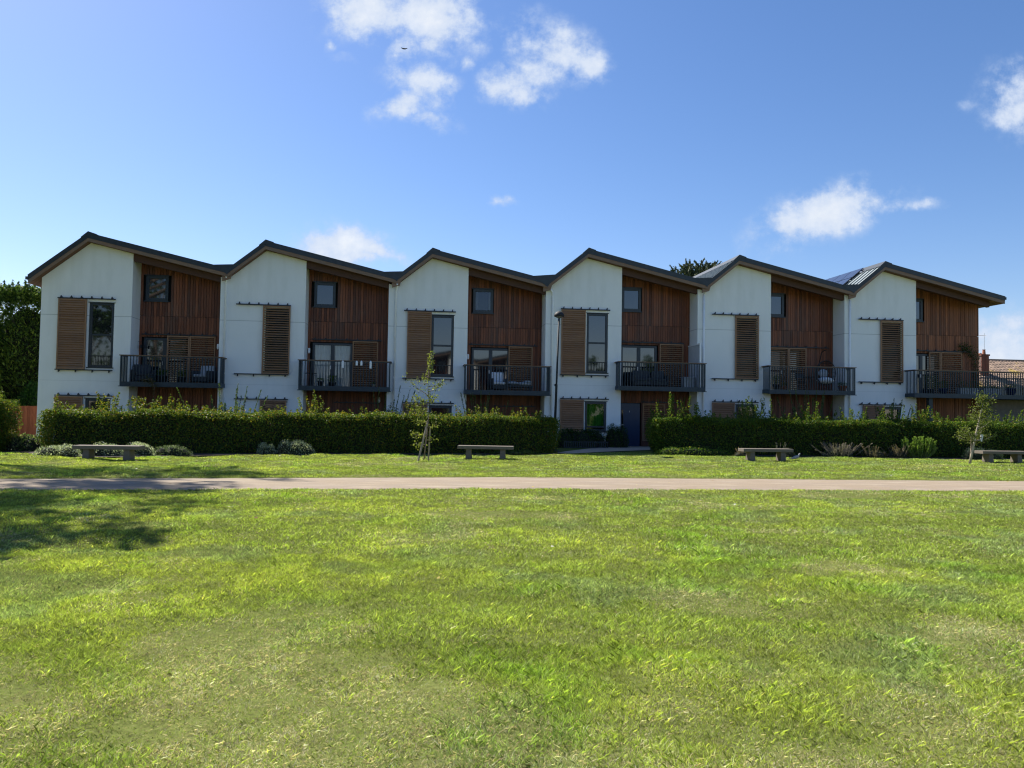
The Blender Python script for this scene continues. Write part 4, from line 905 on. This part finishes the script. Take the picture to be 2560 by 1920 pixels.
for k, (x0,y0,x1,y1,lb) in enumerate([(-2.96,24.55,-2.70,24.68,'thick leaning wooden stake left of the sapling'),(-2.68,24.95,-2.62,24.80,'thinner wooden stake right of the sapling')]):
    b = MB(); b.tube([(0,0,-.02),(x1-x0,y1-y0,1.22-.14*k)], .034-.008*k, 8); q = b.build('tree_stake', M['stake']); q.location = (x0,y0,0); tag(q, lb, 'stake', 'wooden stakes by the sapling')
b = MB(); b.tube([(-.06,0,0),(.03,-.05,.0),(.10,0,.01),(.03,.06,.0),(-.06,0,0)], .012, 5, False); q = b.build('tree_tie', M['lamp']); q.location = (-2.73,24.70,1.06); tag(q, 'black rubber tie holding the sapling to its stake', 'tree tie')
T2P = [(0,0,0),(.10,0,.45),(.20,0,.95),(.32,0,1.45),(.45,0,2.0),(.55,0,2.45)]
random.seed(17); lim = []
for q in range(30):
    k = random.uniform(.30,.95); sgn = random.choice((-1,1)); ln = (1.05-k)*.95+.12; lim.append((k, sgn*ln*random.uniform(.35,.85), random.uniform(-.3,.3), random.uniform(.0,.5)*ln+.08, int(95*ln)+26))
young_tree((16.15,27.05,0), T2P, [.045,.036,.030,.024,.016,.008], lim, 120, 'leaning young tree with leafy crown and white guard before the rightmost bench', 92, .062, [(.11,.15,.035),(.19,.22,.06),(.06,.09,.02)], .07, 'barkpale')
b = MB(); b.tube([(0,0,0),(.06,0,1.05)], .03, 8); q = b.build('tree_stake', M['stake']); q.location = (16.22,27.12,0); tag(q, 'pale wooden stake against the trunk of the leaning young tree', 'stake')
b = MB(); b.lathe([(.045,0),(.045,.24)], 10); q = b.build('trunk_guard', M['tape']); q.location = (16.52,27.0,.82); q.rotation_euler = (0,.2,0); tag(q, 'short white plastic guard on the leaning young tree', 'tree guard')

# ------------------------------------------------------------------ lamp post, fence, grille
t = empty('street_lamp', (1.80,32.0,0), 0, 'slim black lamp post with a dome head behind the left hedge', 'street lamp'); b = MB()
b.tube([(-.01,0,0),(.058,0,2.72),(.060,0,2.80),(.13,0,5.62)], [.055,.052,.042,.038], 10); b.ball((.0,0,2.75), (.03,.03,.05)); b.build('pole', M['lamp'], t, True)
b = MB(); b.lathe([(.05,-.04),(.20,.0),(.215,.035),(.20,.10),(.14,.18),(.05,.225),(.01,.235)], 18, (.13,0,5.62)); b.build('lamp_head', M['lamp'], t, True)
b = MB(); b.lathe([(.16,-.012),(.10,-.05),(.03,-.06)][::-1], 14, (.13,0,5.62)); b.build('diffuser', M['lampglass'], t, True)
t = empty('wooden_fence', (-24.6,35.2,0), .10, 'red brown vertical board fence at the left of the first house', 'fence')
b = MB(); x = -1.0; random.seed(3)
while x < 4.3: hh = 1.52+random.uniform(-.01,.01); b.box(x, x+.118, random.uniform(-.012,.0), .02, -.3, hh); x += .125
b.build('boards', M['fence'], t)
for x in (-.9,.9,2.7): b = MB(); b.box(x-.05,x+.05,.022,.12,-.3,1.56); b.build('post', M['fence'], t)
b = MB(); b.box(-1,4.3,.021,.07,.3,.38); b.box(-1,4.3,.021,.07,1.2,1.28); b.build('rail', M['fence'], t)
t = empty('low_railing', (2.35,34.0,.03), .12, 'low dark metal edging grille at the foot of the evergreen shrubs', 'railing'); b = MB(); b.box(0,2.0,-.01,.01,.27,.30); b.box(0,2.0,-.01,.01,.03,.05); b.build('rail', M['steel'], t); b = MB()
for k in range(21): b.box(k*.098,k*.098+.03,-.008,.008,.05,.27)
b.build('bars', M['steel'], t)

# ------------------------------------------------------------------ far neighbours
t = empty('neighbour_house', (41.5,60,0), .12, 'distant house with a brown tiled roof beyond the right end of the terrace', 'house')
b = MB(); b.box(-6.5,9,0,8,-1,4.2); b.build('wall', M['brick'], t)
b = MB(); random.seed(9)
rr, cc = 16, 52
for r in range(rr):
    for c in range(cc):
        x0 = -7+c*.31; y0 = -.45+r*.275; z0 = 4.1+r*.152; j = random.uniform(-.01,.01)
        b.hexa([(x0,y0,z0+j),(x0+.29,y0,z0+j),(x0+.29,y0+.30,z0+.15),(x0,y0+.30,z0+.15),(x0+.04,y0,z0+.07+j),(x0+.25,y0,z0+.07+j),(x0+.25,y0+.30,z0+.20),(x0+.04,y0+.30,z0+.20)])
b.poly([(-7,-.45,4.07),(9.2,-.45,4.07),(9.2,3.95,6.50),(-7,3.95,6.50)]); b.poly([(-7,3.95,6.5),(9.2,3.95,6.5),(9.2,8.4,4.07),(-7,8.4,4.07)]); b.box(-7.05,9.25,3.85,4.1,6.45,6.62)
b.build('roof', M['tiles'], t)
b = MB(); b.box(-4.15,-3.5,1.2,1.9,4.4,6.62); b.box(-4.2,-3.45,1.15,1.95,6.63,6.76); ch = b.build('chimney', M['brick'], t); b = MB(); b.lathe([(.13,0),(.10,.35),(.13,.40)], 10, (-3.66,1.55,6.76)); b.lathe([(.12,0),(.10,.10)], 10, (-3.98,1.55,6.76)); b.build('chimney_pot', M['terra'], ch)
b = MB(); b.tube([(-4.5,2.2,5.5),(-4.5,2.2,8.5)], .02, 5); b.tube([(-3.1,2.2,5.5),(-3.1,2.2,8.55)], .02, 5); b.tube([(-5.2,2.2,8.45),(-3.0,2.2,8.35)], .015, 4)
for k in range(5): b.tube([(-5.1+k*.5,1.95,8.44-k*.02),(-5.1+k*.5,2.45,8.44-k*.02)], .01, 4)
b.tube([(-4.85,2.2,7.55),(-4.1,2.2,7.58)], .012, 4); b.build('antenna', M['alu'], t)
def monkey_puzzle():
    random.seed(23); r = empty('monkey_puzzle_tree', (15.2,63,0), 0, 'dark spiky monkey puzzle tree showing above the fourth roof', 'tree'); t = MB(); t.tube([(0,0,0),(0,0,8),(0,0,13.4)], [.4,.3,.1], 8); t.build('trunk', M['bark'], r)
    P = []; D_ = []; b = MB()
    for q in range(230):
        a = random.uniform(0,2*PI); z = random.uniform(9.8,13.1); L_ = 3.0*math.sqrt(max(.05,1-((z-9.6)/3.9)**2))*random.uniform(.55,1.05); pts = []
        for j in range(8):
            u = j/7; pts.append(Vector((math.cos(a)*L_*u, math.sin(a)*L_*u*.8, z-.5*math.sin(u*PI)*.9+u*u*.8)))
        b.tube(pts, [.07]*7+[.03], 5, False)
        for tips in range(3):
            e = pts[-1-tips]; dd = Vector((random.uniform(-.35,.35)+math.cos(a)*.3, random.uniform(-.3,.3), random.uniform(.25,.55))); b.tube([e, e+dd*.5, e+dd], [.075,.07,.03], 5, False)
            for w in range(26): u = random.random(); P.append(tuple(e+dd*u+Vector((random.gauss(0,.06),random.gauss(0,.06),random.gauss(0,.04))))); D_.append(tuple(dd.normalized()))
        for w in range(90): u = random.random()*7; j = min(6,int(u)); p = pts[j].lerp(pts[j+1],u-j); P.append((p.x+random.gauss(0,.07),p.y+random.gauss(0,.07),p.z+random.gauss(0,.07))); D_.append(tuple((pts[j+1]-pts[j]).normalized()))
    me_ = simple('araucaria', (.035,.05,.02), .8); b.build('branches', me_, r); leaves('foliage', P, .13, [(.04,.06,.02),(.08,.10,.035),(.02,.03,.012)], [3,2,2], M['conifer'], r, None, .4, np.array(D_), .5)
monkey_puzzle()

# ------------------------------------------------------------------ sky, sun, camera
SUN = Vector((-.69, .63, 1.0)).normalized(); el = math.asin(SUN.z); az = math.atan2(SUN.x, SUN.y)
wd = bpy.data.worlds.new('World'); SC.world = wd; wd.use_nodes = True; nt = wd.node_tree; nt.nodes.clear()
out = nt.nodes.new('ShaderNodeOutputWorld'); sky = nt.nodes.new('ShaderNodeTexSky'); sky.sky_type = 'NISHITA'; sky.sun_disc = False
sky.sun_elevation = el; sky.sun_rotation = az; sky.air_density = 1.0; sky.dust_density = .45; sky.ozone_density = 3.0; sky.altitude = 50
bg = nt.nodes.new('ShaderNodeBackground'); bg.inputs[1].default_value = .080
hs = nt.nodes.new('ShaderNodeHueSaturation'); hs.inputs['Saturation'].default_value = 1.18; nt.links.new(sky.outputs[0], hs.inputs['Color']); nt.links.new(mix(nt, 1.0, hs.outputs[0], (.99,.925,1.0), 'MULTIPLY'), bg.inputs[0])
tc = nt.nodes.new('ShaderNodeTexCoord'); sp = nt.nodes.new('ShaderNodeSeparateXYZ'); nt.links.new(tc.outputs['Generated'], sp.inputs[0])
yy = mathn(nt, 'MAXIMUM', sp.outputs[1], .02); u = mathn(nt, 'DIVIDE', sp.outputs[0], yy); v_ = mathn(nt, 'DIVIDE', sp.outputs[2], yy)
cb = nt.nodes.new('ShaderNodeCombineXYZ'); nt.links.new(u, cb.inputs[0]); nt.links.new(v_, cb.inputs[1])
n1 = noise(nt, cb.outputs[0], 11, 10, .66); n2 = noise(nt, cb.outputs[0], 26, 6, .6)
FF, PP, RR = 1915.644, .0363, .0156
def px2uv(x, y):
    a, b = x-1280, y-960; cr, sr = math.cos(RR), math.sin(RR); a, b = a*cr+b*sr, -a*sr+b*cr
    cp, sp_ = math.cos(PP), math.sin(PP); d, q = 1.0, -b/FF; return (a/FF)/(d*cp-q*sp_), (d*sp_+q*cp)/(d*cp-q*sp_)
BL = [(935,25,88,58,0,1.1),(1080,40,100,58,-10,1.1),(1010,115,34,42,0,.85),(1085,95,36,50,15,.8),(1185,55,40,22,-25,.55),(900,60,60,35,0,.8),
      (1300,85,60,45,25,.6),(1385,135,85,62,-15,.85),(1460,160,52,38,-20,.9),(1265,200,55,40,30,.8),(1310,240,62,36,0,.7),(1240,60,30,24,0,.35),(1200,115,34,30,30,.45),(1160,150,18,24,0,.45),(1330,180,60,50,0,.8),
      (1055,215,70,40,-20,1.0),(1015,262,62,30,25,1.0),(1085,300,48,22,-20,.75),(1110,235,32,26,0,.7),(1200,240,34,20,-20,.3),
      (2060,535,130,46,22,1.2),(1985,562,72,32,6,1.15),(2125,505,60,42,20,1.1),(2225,508,50,22,10,.62),(2285,510,50,15,0,.55),
      (2570,240,78,80,35,.85),(2520,290,60,40,30,.6),(2425,268,36,14,0,.3),
      (2505,860,66,66,0,1.0),(2525,810,44,40,0,1.0),(2550,870,50,60,0,.9),
      (860,612,80,38,-8,1.35),(835,596,46,28,0,1.2),(935,625,66,20,-8,1.15),(770,608,38,18,0,.75),(880,645,80,22,0,1.0),
      (1248,505,34,14,-8,.6),(820,105,12,16,0,.45),(860,150,50,12,-20,.25)]
nw = nt.nodes.new('ShaderNodeTexNoise'); nw.inputs['Scale'].default_value = 16; nw.inputs['Detail'].default_value = 5; nw.inputs['Roughness'].default_value = .6; nt.links.new(cb.outputs[0], nw.inputs['Vector'])
ws = nt.nodes.new('ShaderNodeSeparateColor'); nt.links.new(nw.outputs['Color'], ws.inputs[0])
u = mathn(nt, 'ADD', u, mathn(nt, 'MULTIPLY', mathn(nt, 'SUBTRACT', ws.outputs[0], .5), .055)); v_ = mathn(nt, 'ADD', v_, mathn(nt, 'MULTIPLY', mathn(nt, 'SUBTRACT', ws.outputs[1], .5), .045))
mask = None
for (x, y, rx, ry, rot, st) in BL:
    cu, cv = px2uv(x, y); a = math.radians(rot); e1 = FF/rx*.80; e2 = FF/ry*.80
    du = mathn(nt, 'SUBTRACT', u, cu); dv = mathn(nt, 'SUBTRACT', v_, cv)
    p = mathn(nt, 'ADD', mathn(nt, 'MULTIPLY', du, math.cos(a)*e1), mathn(nt, 'MULTIPLY', dv, math.sin(a)*e1)); q = mathn(nt, 'ADD', mathn(nt, 'MULTIPLY', du, -math.sin(a)*e2), mathn(nt, 'MULTIPLY', dv, math.cos(a)*e2))
    r2 = mathn(nt, 'ADD', mathn(nt, 'MULTIPLY', p, p), mathn(nt, 'MULTIPLY', q, q))
    f = mathn(nt, 'MULTIPLY', mathn(nt, 'POWER', 2.718, mathn(nt, 'MULTIPLY', r2, -.9)), st)
    mask = f if mask is None else mathn(nt, 'MAXIMUM', mask, f)
nn = mathn(nt, 'ADD', mathn(nt, 'MULTIPLY', mathn(nt, 'SUBTRACT', n1, .5), 2.7), mathn(nt, 'MULTIPLY', mathn(nt, 'SUBTRACT', n2, .5), 1.2))
den = mathn(nt, 'ADD', mask, mathn(nt, 'MULTIPLY', nn, mathn(nt, 'MINIMUM', mathn(nt, 'MULTIPLY', mask, 2.2), 1.0)))
dens = nt.nodes.new('ShaderNodeMapRange'); dens.interpolation_type = 'SMOOTHSTEP'; dens.inputs[1].default_value = .10; dens.inputs[2].default_value = .95; dens.inputs[4].default_value = .93; nt.links.new(den, dens.inputs[0])
front = mathn(nt, 'GREATER_THAN', sp.outputs[1], .05); fac = mathn(nt, 'MULTIPLY', dens.outputs[0], front)
cc_ = mix(nt, ramp(nt, den, .5, 1.5), (.62,.74,.96), (.95,.985,1.03)); cc_ = mix(nt, ramp(nt, n2, .35, .7, .25, 0), cc_, (.60,.70,.86))
cbg = nt.nodes.new('ShaderNodeBackground'); cbg.inputs[1].default_value = .51; nt.links.new(cc_, cbg.inputs[0])
ms = nt.nodes.new('ShaderNodeMixShader'); nt.links.new(fac, ms.inputs[0]); nt.links.new(bg.outputs[0], ms.inputs[1]); nt.links.new(cbg.outputs[0], ms.inputs[2]); nt.links.new(ms.outputs[0], out.inputs[0])
sl = bpy.data.lights.new('sun', 'SUN'); sl.energy = 5.0; sl.angle = math.radians(.53); sl.color = (1.0,.94,.84)
so = bpy.data.objects.new('sun', sl); COL.objects.link(so); so.rotation_euler = SUN.to_track_quat('Z', 'Y').to_euler(); so.location = (-20,20,40)

cd = bpy.data.cameras.new('camera'); cd.sensor_width = 36; cd.lens = FF/2560*36; cd.clip_end = 2000; cd.clip_start = .05
co = bpy.data.objects.new('camera', cd); COL.objects.link(co)
R0 = Vector((1,0,0)); U0 = Vector((0,-math.sin(PP),math.cos(PP))); F0 = Vector((0,math.cos(PP),math.sin(PP)))
Rv = R0*math.cos(RR)+U0*math.sin(RR); Uv = -R0*math.sin(RR)+U0*math.cos(RR)
mt_ = Matrix((Rv, Uv, -F0)).transposed().to_4x4(); mt_.translation = Vector((0,0,1.6)); co.matrix_world = mt_
SC.camera = co
SC.render.engine = 'CYCLES'; SC.render.resolution_x = 1024; SC.render.resolution_y = 768
SC.view_settings.view_transform = 'Standard'; SC.view_settings.look = 'None'; SC.view_settings.exposure = .93; SC.view_settings.gamma = 1
SC.cycles.use_denoising = True; SC.cycles.filter_width = 1.2; SC.cycles.max_bounces = 5; SC.cycles.diffuse_bounces = 3; SC.cycles.glossy_bounces = 3; SC.cycles.transparent_max_bounces = 6; SC.cycles.transmission_bounces = 3
